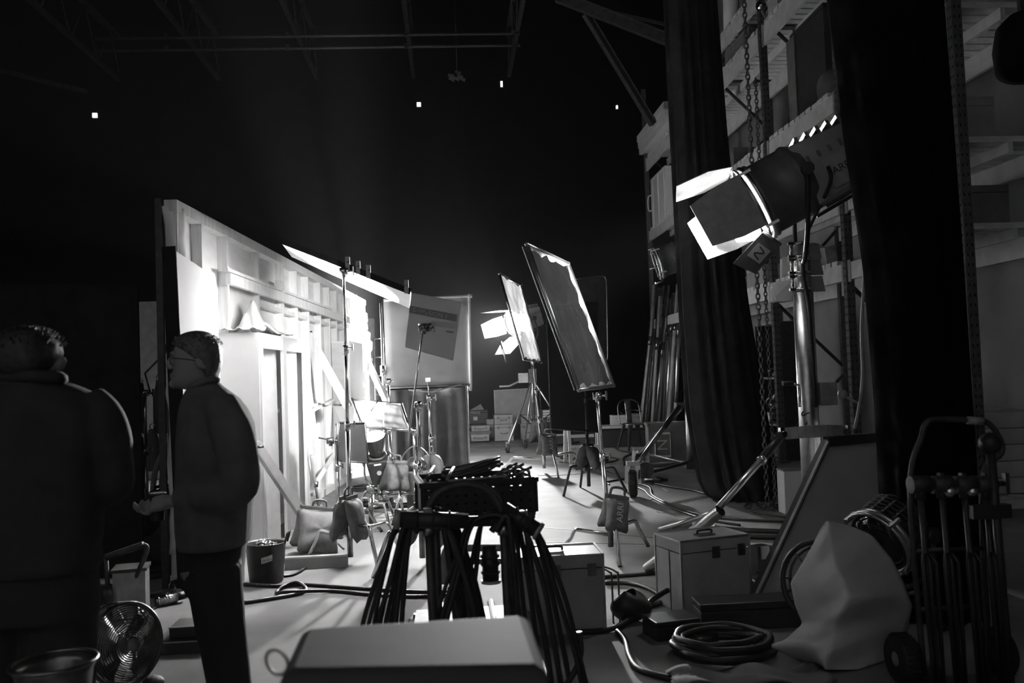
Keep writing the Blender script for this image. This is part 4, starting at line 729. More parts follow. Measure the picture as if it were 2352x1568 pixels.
g = MB(); g.cyl(c+nq*.105, c+nq*.115, .028, 16); t.add('round_badge', g, 'inkpale'); g = MB(); q = c+nq*.112+dL*.11; g.bar(q-ex*.04, q+ex*.04, .004, .02); t.add('name_strip', g, 'label')
yoke(t, c+dL*.1, ex, .16, V((c.x, c.y, .30)), 'chrome', .012); g = MB(); q = P(.15, -.02, .2); g.tube(spl([P(.13, 0, -.2), P(.2, 0, 0), q, P(.13, 0, .15)], 5), .010, 6); t.add('handle', g, 'chrome')
bL = V((c.x, c.y, 0)); cstand('squat chrome stand under the small upward lamp', bL, .33, (-100, 20, 140), .42, .22, head=False)
lamp_light('low_lamp_light', LL+dL*.02, lerp(cC[0], cC[2], .5), LOW_W, .12, 16)
C4 = [W(808, 917, 9.7), W(922, 929, 9.5), W(941, 988, 9.1), W(832, 979, 9.2)]
frame_sheet('scrim_screen', 'small frame of glowing diffusion film slung over the upward lamp', 'frame', C4, 'scrim', 'chrome', .016, .02, tape=False)
g = MB(); g.tube([W(852, 944, 9.3), W(874, 912, 9.4)], .012, 6); tag(g.build('grip_rod', 'chrome'), 'short bright rod poking over the small glowing frame', 'rod')
b = V((W(776, 1150, 8.75).x, 8.75, 0)); cstand('chrome grip stand with a black flag close to the set wall', b, 1.1, (-120, 10, 130), .42, .26, head=False)
t = Thing('black_flag', 'small upright black flag in front of the glowing wall', 'flag', W(810, 1015, 8.7)); F5 = [W(779, 970, 8.7), W(838, 971, 8.7), W(846, 1063, 8.7), W(775, 1057, 8.7)]
g = MB(); g.quad(*F5, .01); t.add('cloth', g, 'black')
for k in range(4): g = MB(); g.tube([F5[k], F5[(k+1) % 4]], .009, 6); t.add('frame_rod', g, 'plastic')
p = W(759, 1012, 8.72); t = Thing('extension_rod', 'short arm and clamp sticking out of the small black flag', 'arm', p); g = MB(); g.tube([W(732, 1005, 8.75), W(780, 1014, 8.7)], .008, 6); t.add('rod', g, 'gunmetal'); grip(t, p, 'gunmetal', 1.0)
for px, Y, zt, an, lb in ((893, 10.4, 1.5, (-70, 40, 170), 'chrome grip stand behind the small upward lamp'), (948, 9.6, .95, (-120, -20, 90), 'short chrome grip stand beside the dark waste bin'), (985, 10.8, 1.28, (-100, 10, 120), 'thin chrome grip stand with a bare grip head before the grey cloth screen'), (846, 8.95, .42, (-60, 60, 200), 'empty chrome stand base on the floor behind the sandbags')):
    cstand(lb, V(((px-1040)/2000*Y, Y, 0)), zt, an, .46, .27)
p = V(((985-1040)/2000*10.8, 10.8, 1.3)); t = Thing('extension_rod', 'small steel tee bar standing up from the bare grip head', 'arm', p); g = MB(); g.tube([p, p+V((-.01, 0, .17))], .008, 6); t.add('rod', g, 'chrome'); g = MB(); g.box(p+V((-.01, 0, .2)), (.06, .03, .05)); t.add('tip_block', g, 'label')
sandbag('sandbag', 'crumpled grey sandbag on the stand behind the small upward lamp', V(((905-1040)/2000*10, 10.0, .58)), (.28, .33, .16), .5, .1, 'bag'); sandbag('sandbag', 'pale grey sandbag standing on edge before the grey cloth screen', V(((986-1040)/2000*10.6, 10.5, .62)), (.17, .36, .14), 1.3, .1, 'bag')
bq = V(((950-1040)/2000*10.2, 10.2, 0)); t = Thing('waste_bin', 'dark waste bin with a swing lid behind the chrome stands', 'bin', bq); g = MB(); g.lathe([(.11, 0), (.13, .42), (.14, .43), (.14, .46)], bq, (0, 0, 1), 20); t.add('bin_body', g, 'case_face'); g = MB(); g.lathe([(.14, .46), (.13, .54), (.06, .61), (.01, .62)], bq, (0, 0, 1), 20); t.add('lid', g, 'plastic'); g = MB(); g.tube(spl([bq+V((-.14, 0, .46)), bq+V((-.15, 0, .62)), bq+V((0, 0, .74)), bq+V((.15, 0, .62)), bq+V((.14, 0, .46))], 5), .008, 6); t.add('handle', g, 'gunmetal')
t = Thing('leaning_pole', 'thin metal pole leaning against the bright set wall', 'pole', Fl(736, 1186)); g = MB(); g.tube([Fl(736, 1186), W(714, 1045, 9.6)], .016, 8); t.add('rod', g, 'steel_grey'); g = MB(); q = W(726, 1112, 9.7); g.cyl(q-V((0, 0, .03)), q+V((0, 0, .03)), .024, 8); t.add('collar', g, 'gunmetal')
g = MB(); p = Fl(728, 1188); g.box(p+V((-.05, .1, .06)), (.17, .2, .12)); tag(g.build('wedge_block', 'woodgrey', bevel=.01), 'grey wooden block on the floor at the foot of the leaning pole', 'block')
# ================================================================= far back row
def pxbox(name, label, cat, x0, x1, ya, yb, Y, dep, m, lid=.22, handle=True):
    a, b = W(x0, yb, Y), W(x1, yb, Y); tp = W((x0+x1)/2, ya, Y); zb = max(0.001, (a.z+b.z)/2)
    return case_box(name, label, cat, ((a.x+b.x)/2, Y+dep/2, (zb+tp.z)/2), (b.x-a.x, dep, tp.z-zb), m, 0, lid, handle)
pxbox('storage_crate', 'large grey lidded crate on the floor in the back row', 'crate', 1137, 1180, 974, 1012, 20.4, .6, 'crate', .2); pxbox('storage_crate', 'shallower crate stacked on the large grey lidded crate', 'crate', 1136, 1178, 952, 973.5, 20.42, .55, 'crate', .35)
pxbox('storage_crate', 'grey crate behind the tripod legs on the floor', 'crate', 1196, 1237, 973, 1008, 20.9, .6, 'crate', .2); pxbox('storage_crate', 'upper grey crate behind the tripod legs', 'crate', 1197, 1235, 953, 972.5, 20.92, .55, 'crate', .3)
pxbox('storage_crate', 'flat pale crate on the floor beside the grey cloth screen', 'crate', 1082, 1124, 997, 1013, 20.3, .5, 'crate', .5); pxbox('storage_crate', 'flat dark tray between the two flat pale crates', 'crate', 1080, 1128, 990, 996.6, 20.35, .5, 'case_face', .5, False); pxbox('storage_crate', 'flat pale crate on top beside the grey cloth screen', 'crate', 1083, 1125, 977, 989.6, 20.35, .45, 'crate', .5)
pxbox('storage_crate', 'small grey crate half hidden behind the large lidded crate', 'crate', 1119, 1136, 962, 1006, 21.0, .4, 'crate', .3, False)
t = pxbox('equipment_case', 'black case with a small white label on the shelf beside the grey cloth screen', 'case', 1075, 1121, 942, 973, 21.5, .5, 'plastic', .2, False); p = W(1092, 961, 21.46)
g = MB(); g.box(p, (.1, .01, .09)); t.add('label_card', g, 'label'); t.text('lettering', 'FRIEND', 'label', W(1092, 948, 21.46), V((1, 0, 0)), V((0, 0, 1)), .07)
t = Thing('shelf_bench', 'low dark bench under the black case in the back row', 'bench', W(1100, 985, 21.7)); q = W(1098, 973.5, 21.7)
g = MB(); g.box((q.x, 21.8, q.z-.05), (.75, .6, .06)); t.add('bench_top', g, 'steel_dark')
for s in (-.33, .33): g = MB(); g.box((q.x+s, 21.8, (q.z-.08)/2), (.06, .5, q.z-.08)); t.add('leg', g, 'steel_dark')
g = MB(); p = W(1096, 941, 21.6); g.add([p+V((-.17, -.1, 0)), p+V((.17, -.1, 0)), p+V((.09, 0, .14)), p+V((-.17, .1, 0)), p+V((.17, .1, 0)), p+V((.09, .02, .14))], [(0, 1, 2), (5, 4, 3), (0, 2, 5, 3), (1, 4, 5, 2), (0, 3, 4, 1)]); tag(g.build('paper_wedge', 'crate'), 'pale folded paper wedge on the black case in the back row', 'paper')
t = Thing('folded_table', 'pale folded table top standing upright behind the crates', 'table', W(1187, 1000, 21.8)); a, b, cc, dd = W(1135, 897, 21.8), W(1232, 891, 21.8), W(1238, 992, 21.8), W(1140, 998, 21.8); cc.z = dd.z = .02
g = MB(); g.quad(dd, cc, b, a, .05); t.add('table_top', g, 'crate'); g = MB(); g.tube([dd+V((0, -.03, 0)), a+V((0, -.03, 0)), b+V((0, -.03, 0)), cc+V((0, -.03, 0))], .018, 6); t.add('edge_rim', g, 'board'); g = MB(); g.tube([cc+V((.08, 0, 0)), b+V((.08, 0, 0)), b+V((.02, 0, .02))], .02, 6); t.add('leg', g, 'gunmetal')
t = pxbox('appliance_carton', 'dark carton marked LG beside the large black flag', 'carton', 1246, 1268, 940, 1000, 21.2, .6, 'plastic', .1, False); t.text('lettering', 'LG', 'label', W(1257, 965, 21.15), V((1, 0, 0)), V((0, 0, 1)), .13)
g = MB(); g.cyl(W(1249, 964, 21.17), W(1249, 964, 21.14), .045, 14); t.add('round_mark', g, 'label')
for k in range(3): g = MB(); g.box(W(1256, 944+6*k, 21.17), (.2, .01, .05)); t.add('printed_band', g, 'label')
pxbox('timber_batten', 'long pale batten lying on the floor along the back wall', 'batten', 1250, 1296, 997, 1001, 20.6, .08, 'white', .5, False)
t = Thing('step_ladder', 'white wooden step ladder behind the large black flag', 'ladder', (1.95, 14.4, 0)); Y0, Y1 = 14.2, 14.9
for px, Y, lean in ((1305, Y0, .28), (1375, Y0, .28), (1292, Y1, -.25), (1366, Y1, -.25)):
    x = (px-1040)/2000*Y; g = MB(); g.bar((x, Y, 0), (x*.985+.03, Y+lean, 1.15), .05, .07); t.add('leg', g, 'white')
xa, xb = (1305-1040)/2000*Y0, (1375-1040)/2000*Y0
for z in (.32, .62, .9): g = MB(); g.box(((xa+xb)/2+.01, Y0+z*.24, z), (xb-xa+.02, .12, .035)); t.add('step', g, 'white')
for s, x in ((1, xa), (-1, xb)): g = MB(); g.bar((x+.02*s, Y0+.03, .12), (x+.16*s, Y0+.08, .32), .03, .03); t.add('brace', g, 'white')
g = MB(); g.box(((xa+xb)/2, Y1-.06, .45), (xb-xa, .03, .05)); t.add('rear_rail', g, 'white'); g = MB(); g.box(((xa+xb)/2, (Y0+Y1)/2, 1.16), (xb-xa+.06, .3, .04)); t.add('top_board', g, 'white')
def chair(label, loc, rz, s=1.0):
    t = Thing('metal_chair', label, 'chair', (0, 0, 0)); 
    g = MB(); g.lathe([(.001, .45), (.19, .452), (.215, .445), (.215, .43)], (0, 0, 0), (0, 0, 1), 4*6, 1, .95, False); t.add('seat', g, 'gunmetal', solid=.004)
    for sx in (-1, 1):
        for sy in (-1, 1):
            g = MB(); a, b = V((sx*.15, sy*.14, .44)), V((sx*.235, sy*.23, .0)); pr = V((-sx*.05, sy*.0, 0)); pq = V((0, -sy*.05, 0))
            g.add([a, a+pr*1.4, b+pr*.5, b, a+pq*1.4, b+pq*.5], [(0, 1, 2, 3), (0, 3, 5, 4)]); t.add('leg', g, 'gunmetal', solid=.004)
    g = MB(); g.tube(spl([(-.2, .12, .44), (-.21, .17, .62), (-.19, .2, .78), (-.1, .215, .85), (0, .22, .86), (.1, .215, .85), (.19, .2, .78), (.21, .17, .62), (.2, .12, .44)], 5), .011, 8); t.add('back_hoop', g, 'gunmetal')
    g = MB(); g.tube(spl([(-.2, .0, .62), (-.17, .17, .66), (0, .2, .68), (.17, .17, .66), (.2, .0, .62)], 5), .008, 6); t.add('back_rail', g, 'gunmetal')
    g = MB(); g.grid(lambda u, v: V((-.06+.12*u+(.5-u)*.02*(1-v), .16+.06*v+.008*math.cos(u*6.28), .45+.4*v)), 7, 6); t.add('back_slat', g, 'gunmetal', solid=.004)
    g = MB(); g.tube([(-.18, -.16, .3), (.18, -.16, .3)], .006, 6); g.tube([(-.18, .16, .3), (.18, .16, .3)], .006, 6); t.add('leg_brace', g, 'gunmetal')
    t.o.location = loc; t.o.rotation_euler = (0, 0, rz); t.o.scale = (s, s, s); return t
chair('metal cafe chair standing in front of the leaning poles', ((1455-1040)/2000*16.9, 16.9, 0), .25, 1.13)
t = Thing('metal_bin', 'dark metal bin with a flared rim catching light at the bottom corner', 'bin', (-1.14, 2.56, 0))
g = MB(); g.lathe([(.075, 0), (.08, .02), (.088, .62), (.10, .72), (.112, .745), (.108, .75), (.094, .72), (.08, .62), (.07, .03)], (-1.14, 2.56, 0), (0, 0, 1), 30, cap=False); t.add('bin_body', g, 'gunmetal'); g = MB(); g.torus((-1.14, 2.56, .747), .11, .006, (0, 0, 1), 30, 6); t.add('rim', g, 'gunmetal'); g = MB(); g.cyl((-1.14, 2.56, .02), (-1.14, 2.56, .03), .07); t.add('base_plate', g, 'steel_dark')
for a in (-2.0, -1.2, -.5): g = MB(); d = V((math.cos(a), math.sin(a), 0)); g.bar(V((-1.14, 2.56, .05))+d*.08, V((-1.14, 2.56, .66))+d*.09, .03, .006, d); t.add('panel_rib', g, 'gunmetal')
t = Thing('work_bench', 'low bench with a pale edge beside the metal cafe chair', 'bench', (3.2, 17.6, 0)); q = W(1415, 980, 17.6); g = MB(); g.box((q.x+.25, 17.8, q.z), (1.3, .6, .05)); t.add('bench_top', g, 'crate'); g = MB(); g.box((q.x+.25, 17.8, (q.z-.03)/2), (1.1, .45, q.z-.05)); t.add('cabinet', g, 'plastic')
pxbox('tool_case', 'pale tool case on the low bench beside the metal cafe chair', 'case', 1407, 1441, 953, 978.5, 17.65, .3, 'crate', .3, False); pxbox('tool_case', 'dark tool case next to the pale one on the low bench', 'case', 1442, 1472, 950, 977, 17.7, .3, 'case_face', .3, False)
# crate with taped signs
t = Thing('marked_crate', 'grey wooden crate with square taped marks behind the wheeled stand', 'crate', (3.5, 13.6, 0)); rz = -.12; c = V((3.45, 13.8, .33)); g = MB(); g.box(c, (.75, .5, .62), rz); t.add('body', g, 'case_face'); g = MB(); g.box(c+V((0, 0, .335)), (.78, .53, .05), rz); t.add('lid', g, 'case_face')
C, S = math.cos(rz), math.sin(rz)
def cr(x, z, o=.262): return c+V((x*C+o*S, x*S-o*C, z))
for (x0, z0, s) in ((-.16, .02, .15),):
    for a, b in (((-s, -s*1.2), (s, -s*1.2)), ((s, -s*1.2), (s, s*1.2)), ((s, s*1.2), (-s, s*1.2)), ((-s, s*1.2), (-s, -s*1.2))): g = MB(); g.bar(cr(x0+a[0]*.8, z0+a[1]), cr(x0+b[0]*.8, z0+b[1]), .006, .03, (0, -1, 0) if a[1] != b[1] else (0, 0, 1)); t.add('tape_strip', g, 'label')
    t.text('lettering', 'N', 'label', cr(x0, z0), V((0, 0, 1)), V((-1, 0, 0)), .24)
pt = c+V((-.05, -.05, .365)); t.text('lettering', 'A', 'label', pt, V((1, .2, 0)), V((-.2, 1, 0)), .2)
for a, b in (((-.14, -.12), (.14, -.12)), ((.14, -.12), (.14, .12)), ((.14, .12), (-.14, .12)), ((-.14, .12), (-.14, -.12))): g = MB(); g.bar(pt+V((a[0], a[1], 0)), pt+V((b[0], b[1], 0)), .03, .006); t.add('tape_strip', g, 'label')
# poles leaning against the far rack bay
pr = random.Random(9); ORD = 'first second third fourth fifth sixth seventh eighth ninth tenth eleventh twelfth thirteenth fourteenth fifteenth sixteenth seventeenth eighteenth nineteenth twentieth twenty-first twenty-second'.split()
for k in range(22):
    u = k/21; bx, tx = 1468+u*80+pr.uniform(-6, 6), 1503+u*62+pr.uniform(-8, 8); Y = 20.2+pr.uniform(-.5, .7); b = W(bx, 985, Y); b.z = .01; top = W(tx, 655+pr.uniform(-8, 60), Y+.5)
    t = Thing('leaning_tube', 'pale metal tube, %s counted from the cafe chair in the bundle leaning on the rack' % ORD[k], 'tube', b, 'metal tubes leaning at the far end of the rack'); g = MB(); g.tube([b, top], pr.choice((.035, .045, .05)), 10); t.add('tube_body', g, pr.choice(('alu', 'crate', 'steel_grey'))); g = MB(); g.cyl(lerp(b, top, .6+pr.random()*.2), lerp(b, top, .63+pr.random()*.1+.05), .056, 10); t.add('coupler', g, 'gunmetal')
# ================================================================= cables on the floor
def cable(label, pts, r=.012, name='floor_cable', m='cable', n=8, closed=False):
    P = [Fl(*p[:2])+V((0, 0, r+(p[2] if len(p) > 2 else 0))) for p in pts]; g = MB(); g.tube(spl(P, n, closed), r, 8, closed); return tag(g.build(name, m), label, 'cable')
cable('thick cable running from the bucket along the floor to the cable cart', [(560, 1345), (640, 1350), (690, 1346), (760, 1350), (860, 1357), (940, 1362), (1030, 1364)], .014)
cable('thick cable with a loop lying in front of the bucket', [(560, 1388), (640, 1376), (690, 1366), (702, 1355), (680, 1347, .02), (645, 1354), (636, 1366), (660, 1370, .02), (760, 1361), (860, 1370), (940, 1374), (1030, 1371)], .014)
cable('thin cable curling out from under the sandbag by the bucket', [(652, 1326), (675, 1322), (695, 1311), (716, 1296), (740, 1285)], .011)
cable('thin cable wavering across the floor from the leaning pole', [(728, 1192), (738, 1215), (752, 1232), (772, 1246), (790, 1262)], .007)
cable('cable running flat past the chrome foot behind the plywood cases', [(1385, 1329), (1430, 1326), (1490, 1321), (1545, 1314)], .014)
cable('looped cable between the two plywood cases', [(1390, 1343), (1440, 1343), (1480, 1352), (1514, 1370), (1520, 1386), (1496, 1396), (1450, 1402)], .015)
cable('thick cable humped over in front of the nearer plywood case', [(1310, 1458), (1400, 1452), (1460, 1430, .03), (1510, 1406, .08), (1560, 1393, .1), (1640, 1398, .05), (1700, 1402)], .017)
cable('dark cable trailing out at the bottom edge in the middle', [(1418, 1456), (1436, 1476), (1446, 1515), (1470, 1545), (1540, 1565)], .016)
cable('cable pair crossing the open floor behind the mast foot', [(1450, 1110), (1490, 1120), (1500, 1140), (1540, 1160), (1600, 1182), (1680, 1194), (1800, 1200)], .011)
cable('second cable bending around the pale plug on the floor', [(1455, 1118), (1480, 1128), (1496, 1143), (1545, 1168), (1612, 1192), (1700, 1208)], .011)
cable('dark cable leading from the pale plug to the drape', [(1505, 1113), (1540, 1120), (1590, 1128), (1640, 1140), (1740, 1152)], .012)
cable('cable lying in a flat hook by the wheeled stand', [(1400, 1114), (1395, 1108), (1440, 1100), (1452, 1097)], .011); cable('thin cable from the black stand to the wheel', [(1330, 1070), (1400, 1084), (1440, 1100), (1500, 1112)], .009)
cable('thick hose running flat behind the leaning white board', [(1640, 1216), (1700, 1222), (1830, 1227)], .022); cable('second thick hose beside it behind the leaning white board', [(1650, 1232), (1700, 1237), (1830, 1241)], .022)
cable('thin cable looping round the chain heap', [(1765, 1130), (1732, 1150), (1712, 1164), (1724, 1174), (1780, 1186), (1840, 1190), (1800, 1160)], .011); cable('thin pale cable winding towards the leaning white board', [(1700, 1230), (1712, 1255), (1745, 1275), (1775, 1290)], .010, m='steel_grey')
cable('black hose hooking across the floor by the step ladder', [(1262, 1003), (1266, 1016), (1278, 1024), (1300, 1021), (1330, 1017)], .02); cable('cable trailing behind the step ladder', [(1280, 1050), (1330, 1045), (1380, 1048), (1420, 1056), (1370, 1066), (1285, 1062)], .012)
cable('dark cable scribble on the floor near the metal cafe chair', [(1405, 1022), (1420, 1035), (1450, 1042), (1432, 1052), (1434, 1070)], .014)
cable('cable on the floor near the foot of the man', [(300, 1372), (370, 1372), (420, 1376)], .011); cable('thin pale lead by the grey motor box', [(330, 1385), (340, 1368), (372, 1360)], .006, m='crate'); cable('dark lead leaving the metal connectors', [(328, 1420), (360, 1395), (395, 1378)], .007)
cable('dark cable arching behind the rubber coil beside the black panel', [(322, 1278), (340, 1280), (354, 1292), (355, 1310)], .012)
def coil(label, c, R, n, r, seed, flat=.5, zs=.012, m='cable', base=None):
    rr = random.Random(seed); c = V(c); pts = []
    for k in range(n*16):
        a = 2*PI*k/16; q = R*(1+.12*math.sin(k*.37+seed)+.08*rr.random())*(1-.012*k/16); pts.append(c+V((math.cos(a)*q+.02*math.sin(k*.11), math.sin(a)*q*flat*1.6+.02*math.cos(k*.13), r+zs*(k/16)*.8+rr.random()*.008)))
    g = MB(); g.tube(spl(pts, 2), r, 7); return tag(g.build('cable_coil', m), label, 'cable')
coil('coil of black rubber cable on the floor at the foot of the black panel', Fl(318, 1322), .24, 6, .013, 2); coil('coil of dark cable on the floor behind the hung sandbags', Fl(846, 1166), .27, 6, .011, 4); coil('small coil of cable beside the dark waste bin', Fl(930, 1166), .15, 3, .011, 6); coil('tangle of cable behind the black flag stand near the wall', Fl(850, 1125), .28, 5, .009, 8)
coil('large coil of thick cable on the floor in front of the plywood cases', Fl(1650, 1500), .24, 6, .018, 3, .55, .016); coil('loose cable coil behind the step ladder', Fl(1345, 1052), .4, 3, .012, 12)
g = MB(); p = Fl(1500, 1108); t = Thing('cable_plug', 'pale industrial plug lying on the floor beside the wheel', 'plug', p); g.cyl(p+V((-.12, 0, .045)), p+V((.1, -.02, .04)), .04, 12); t.add('plug_body', g, 'brass'); g = MB(); g.cyl(p+V((.1, -.02, .04)), p+V((.2, -.03, .03)), .03, 12, .015); t.add('plug_nose', g, 'rubber')
t = Thing('tape_cross', 'scuffed tape bits on the floor behind the plywood cases', 'tape', Fl(1500, 1150))
for a, b in (((1488, 1150), (1502, 1143)), ((1522, 1122), (1535, 1130)), ((1510, 1175), (1525, 1178))): g = MB(); p, q = Fl(*a), Fl(*b); p.z = q.z = .004; g.bar(p, q, .03, .004); t.add('tape_strip', g, 'crate')
# ================================================================= bucket
b = Fl(612, 1336); t = Thing('bucket', 'black flexible bucket with a paper label full of clamps', 'bucket', b)
g = MB(); g.lathe([(.001, .012), (.115, .01), (.12, 0), (.125, .01), (.15, .29), (.158, .30), (.152, .303), (.145, .29), (.115, .02), (.001, .02)], b, (0, 0, 1), 32, cap=False); t.add('tub', g, 'plastic')
for s in (-1, 1): g = MB(); o = b+V((.15*s, .02*s, .3)); g.tube(spl([o+V((-.0, -.05, -.01)), o+V((.02*s, -.035, .06)), o+V((.03*s, 0, .075)), o+V((.02*s, .035, .06)), o+V((0, .05, -.01))], 5), .009, 7); t.add('handle', g, 'plastic')
def lab(u, v): a = -PI/2-.02+u*.55; rr = .150; return b+V((math.cos(a)*rr, math.sin(a)*rr, .165+.045*v+.02*u))
g = MB(); g.grid(lab, 8, 2); t.add('paper_label', g, 'label'); t.text('lettering', 'DA 81C', 'ink', b+V((.042, -.1475, .193)), V((1, .29, .13)), V((0, 0, 1)), .022)
for k in range(7):
    p = b+V((random.uniform(-.09, .07), random.uniform(-.08, .06), .275+random.uniform(0, .03))); tt = Thing('spring_clamp', 'metal clamp in the heap inside the black bucket', 'clamp', p, 'clamps heaped in the bucket')
    a = random.uniform(0, 3); u = V((math.cos(a), math.sin(a), .4)); g = MB(); g.torus(p, .032, .010, (u.y, -u.x, .5), 14, 6); tt.add('jaw', g, 'brass'); g = MB(); g.tube([p-u*.05, p+u*.05], .011, 7); tt.add('screw', g, 'chrome')
# metal connectors near the man's feet
for k, (px, py) in enumerate(((382, 1390), (400, 1378), (418, 1362), (405, 1355), (428, 1348))):
    p = Fl(px, py)+V((0, 0, .04)); u = V((.10, .07, .01)) if k % 2 == 0 else V((.06, -.08, .03)); t = Thing('cable_connector', ('silver inline connector pointing at the fan', 'silver connector in the middle of the heap beside the man', 'black connector on top of the heap beside the man', 'dark connector lying across the heap beside the man', 'short connector tucked against the shin of the man')[k], 'connector', p)
    g = MB(); g.cyl(p-u*.6, p+u*.6, .034, 14); g.cyl(p-u*.2, p+u*.1, .04, 14); t.add('barrel', g, 'brass' if k < 2 else 'plastic'); g = MB(); g.cyl(p+u*.6, p+u*1.0, .028, 12); t.add('gland', g, 'rubber'); g = MB(); g.torus(p-u*.45, .036, .006, u, 14, 6); t.add('locking_ring', g, 'chrome')
# ================================================================= plywood cases on the right
def ply_case(label, c, d, rz):
    c = V(c); t = Thing('plywood_case', label, 'case', c-V((0, 0, d[2]/2))); C, S = math.cos(rz), math.sin(rz); R = lambda x, y, z: c+V((x*d[0]/2*C-y*d[1]/2*S, x*d[0]/2*S+y*d[1]/2*C, z*d[2]/2))
    g = MB(); g.box(c-V((0, 0, d[2]*.09)), (d[0], d[1], d[2]*.82), rz); t.add('body', g, 'case_box', bevel=.004)
    g = MB(); g.box(c+V((0, 0, d[2]*.415)), (d[0]*1.004, d[1]*1.004, d[2]*.165), rz); l = t.add('lid', g, 'case_box', bevel=.004)
    for a, b in (((-1, -1, 1), (1, -1, 1)), ((1, -1, 1), (1, 1, 1)), ((1, 1, 1), (-1, 1, 1)), ((-1, 1, 1), (-1, -1, 1)), ((-1, -1, -1), (-1, -1, 1)), ((1, -1, -1), (1, -1, 1)), ((-1, 1, -1), (-1, 1, 1)), ((1, 1, -1), (1, 1, 1))):
        g = MB(); g.bar(R(*a), R(*b), .012, .012); t.add('edge_trim', g, 'alu')
    for sx in (-1, 1):
        g = MB(); a, b = R(sx*1.006, -.1, -1), R(sx*1.006, -.1, .66); g.bar(a, b, .006, .005, (1, 0, 0)); t.add('board_joint', g, 'steel_dark')
    g = MB(); q = R(0, -.25, 1.012); ux = V((C, S, 0)); uy = V((-S, C, 0)); g.hexa([q-ux*.06-uy*.035, q+ux*.06-uy*.035, q+ux*.06+uy*.035, q-ux*.06+uy*.035]+[q-ux*.06-uy*.035+V((0, 0, .006)), q+ux*.06-uy*.035+V((0, 0, .006)), q+ux*.06+uy*.035+V((0, 0, .006)), q-ux*.06+uy*.035+V((0, 0, .006))]); t.add('handle_plate', g, 'gunmetal')
    g = MB(); g.tube(spl([q-ux*.05+V((0, 0, .008)), q-ux*.045+V((0, 0, .028)), q+ux*.045+V((0, 0, .028)), q+ux*.05+V((0, 0, .008))], 4), .007, 6); t.add('handle', g, 'rubber')
    for sx in (-.0, .75):
        g = MB(); g.box(R(sx, -1.02, .62), (.05, .012, .07), rz); t.add('latch', g, 'gunmetal')
    return t
MT['case_box'] = mat('plywood_case', .40, .5, 0, .18, 5, .04)
ply_case('square plywood case behind the hanging cable loops', (.565, 5.25, .225), (.55, .34, .45), .0)
ply_case('plywood case with bright side standing before the mast leg', (1.56, 5.55, .225), (.49, .33, .45), .262)
# black power box with a wire frame beside the middle case
p = Fl(1445, 1425); t = Thing('power_pack', 'black soft power pack with a thin wire handle between the plywood cases', 'pack', p)
g = MB(); g.grid(lambda u, v: p+V((math.cos(2*PI*u)*(.13+.02*math.sin(9*u))*math.sin(PI*(v*.92+.04))**.5, math.sin(2*PI*u)*.10*math.sin(PI*(v*.92+.04))**.5, .0+.17*v+.015*math.sin(u*12)*v)), 28, 12, True); t.add('pack_body', g, 'plastic')
for dx in (-.1, -.06):
    g = MB(); q = p+V((dx, -.02, 0)); g.tube(spl([q, q+V((0, 0, .27)), q+V((-.01, 0, .3)), q+V((-.05, .02, .32)), q+V((-.1, .04, .33))], 5), .006, 6); t.add('wire_handle', g, 'gunmetal')
# low black cases in front
for k, (x0, y0, x1, y1, h, lb) in enumerate(((1510, 1475, 1610, 1462, .11, 'low black case on the floor in front of the bright sided case'), (1612, 1452, 1850, 1440, .16, 'long black case lying at the foot of the leaning white board'))):
    a, b = Fl(x0, y0), Fl(x1, y1); c = (a+b)/2; rz = math.atan2(b.y-a.y, b.x-a.x); case_box('equipment_case', lb, 'case', c+V((-math.sin(rz)*.1, math.cos(rz)*.1, h/2)), ((b-a).length, .2, h), 'plastic', rz, .3, False)
for k, (px, py) in enumerate(((1590, 1467), (1600, 1480), (1585, 1490))):
    p = Fl(px, py)+V((0, 0, .03)); t = Thing('cable_connector', ('pale ended connector on the floor by the low black case', 'second pale ended connector beside the coil of thick cable', 'third pale ended connector closest to the coil of thick cable')[k], 'connector', p); g = MB(); g.cyl(p, p+V((.12, .02, 0)), .026, 12); t.add('barrel', g, 'plastic'); g = MB(); g.cyl(p+V((-.02, 0, 0)), p, .027, 12); t.add('metal_end', g, 'crate')
t = Thing('small_lamp', 'small dark work light leaning behind the bright sided case', 'lamp', Fl(1745, 1330)); p = Fl(1748, 1330); g = MB(); g.box(p+V((0, 0, .16)), (.13, .1, .16), .4); t.add('housing', g, 'plastic'); g = MB(); g.box(p+V((.02, -.055, .2)), (.07, .012, .09), .4); t.add('face_plate', g, 'crate'); g = MB(); g.box(p+V((0, 0, .04)), (.2, .14, .08), .4); t.add('base', g, 'rubber')
for k in range(3): p = Fl(1722+8*k, 1355+10*k)+V((0, 0, .05)); t = Thing('cable_drum_plug', ('round black plug behind the leaning board edge', 'ribbed black plug beside it behind the board edge', 'square black plug beside the bright sided case')[k], 'plug', p); g = MB(); g.cyl(p+V((-.05, 0, 0)), p+V((.08, .02, 0)), .045, 14); t.add('plug_body', g, 'rubber'); g = MB(); g.torus(p, .046, .008, (1, .2, 0), 16, 6); t.add('ring', g, 'gunmetal')
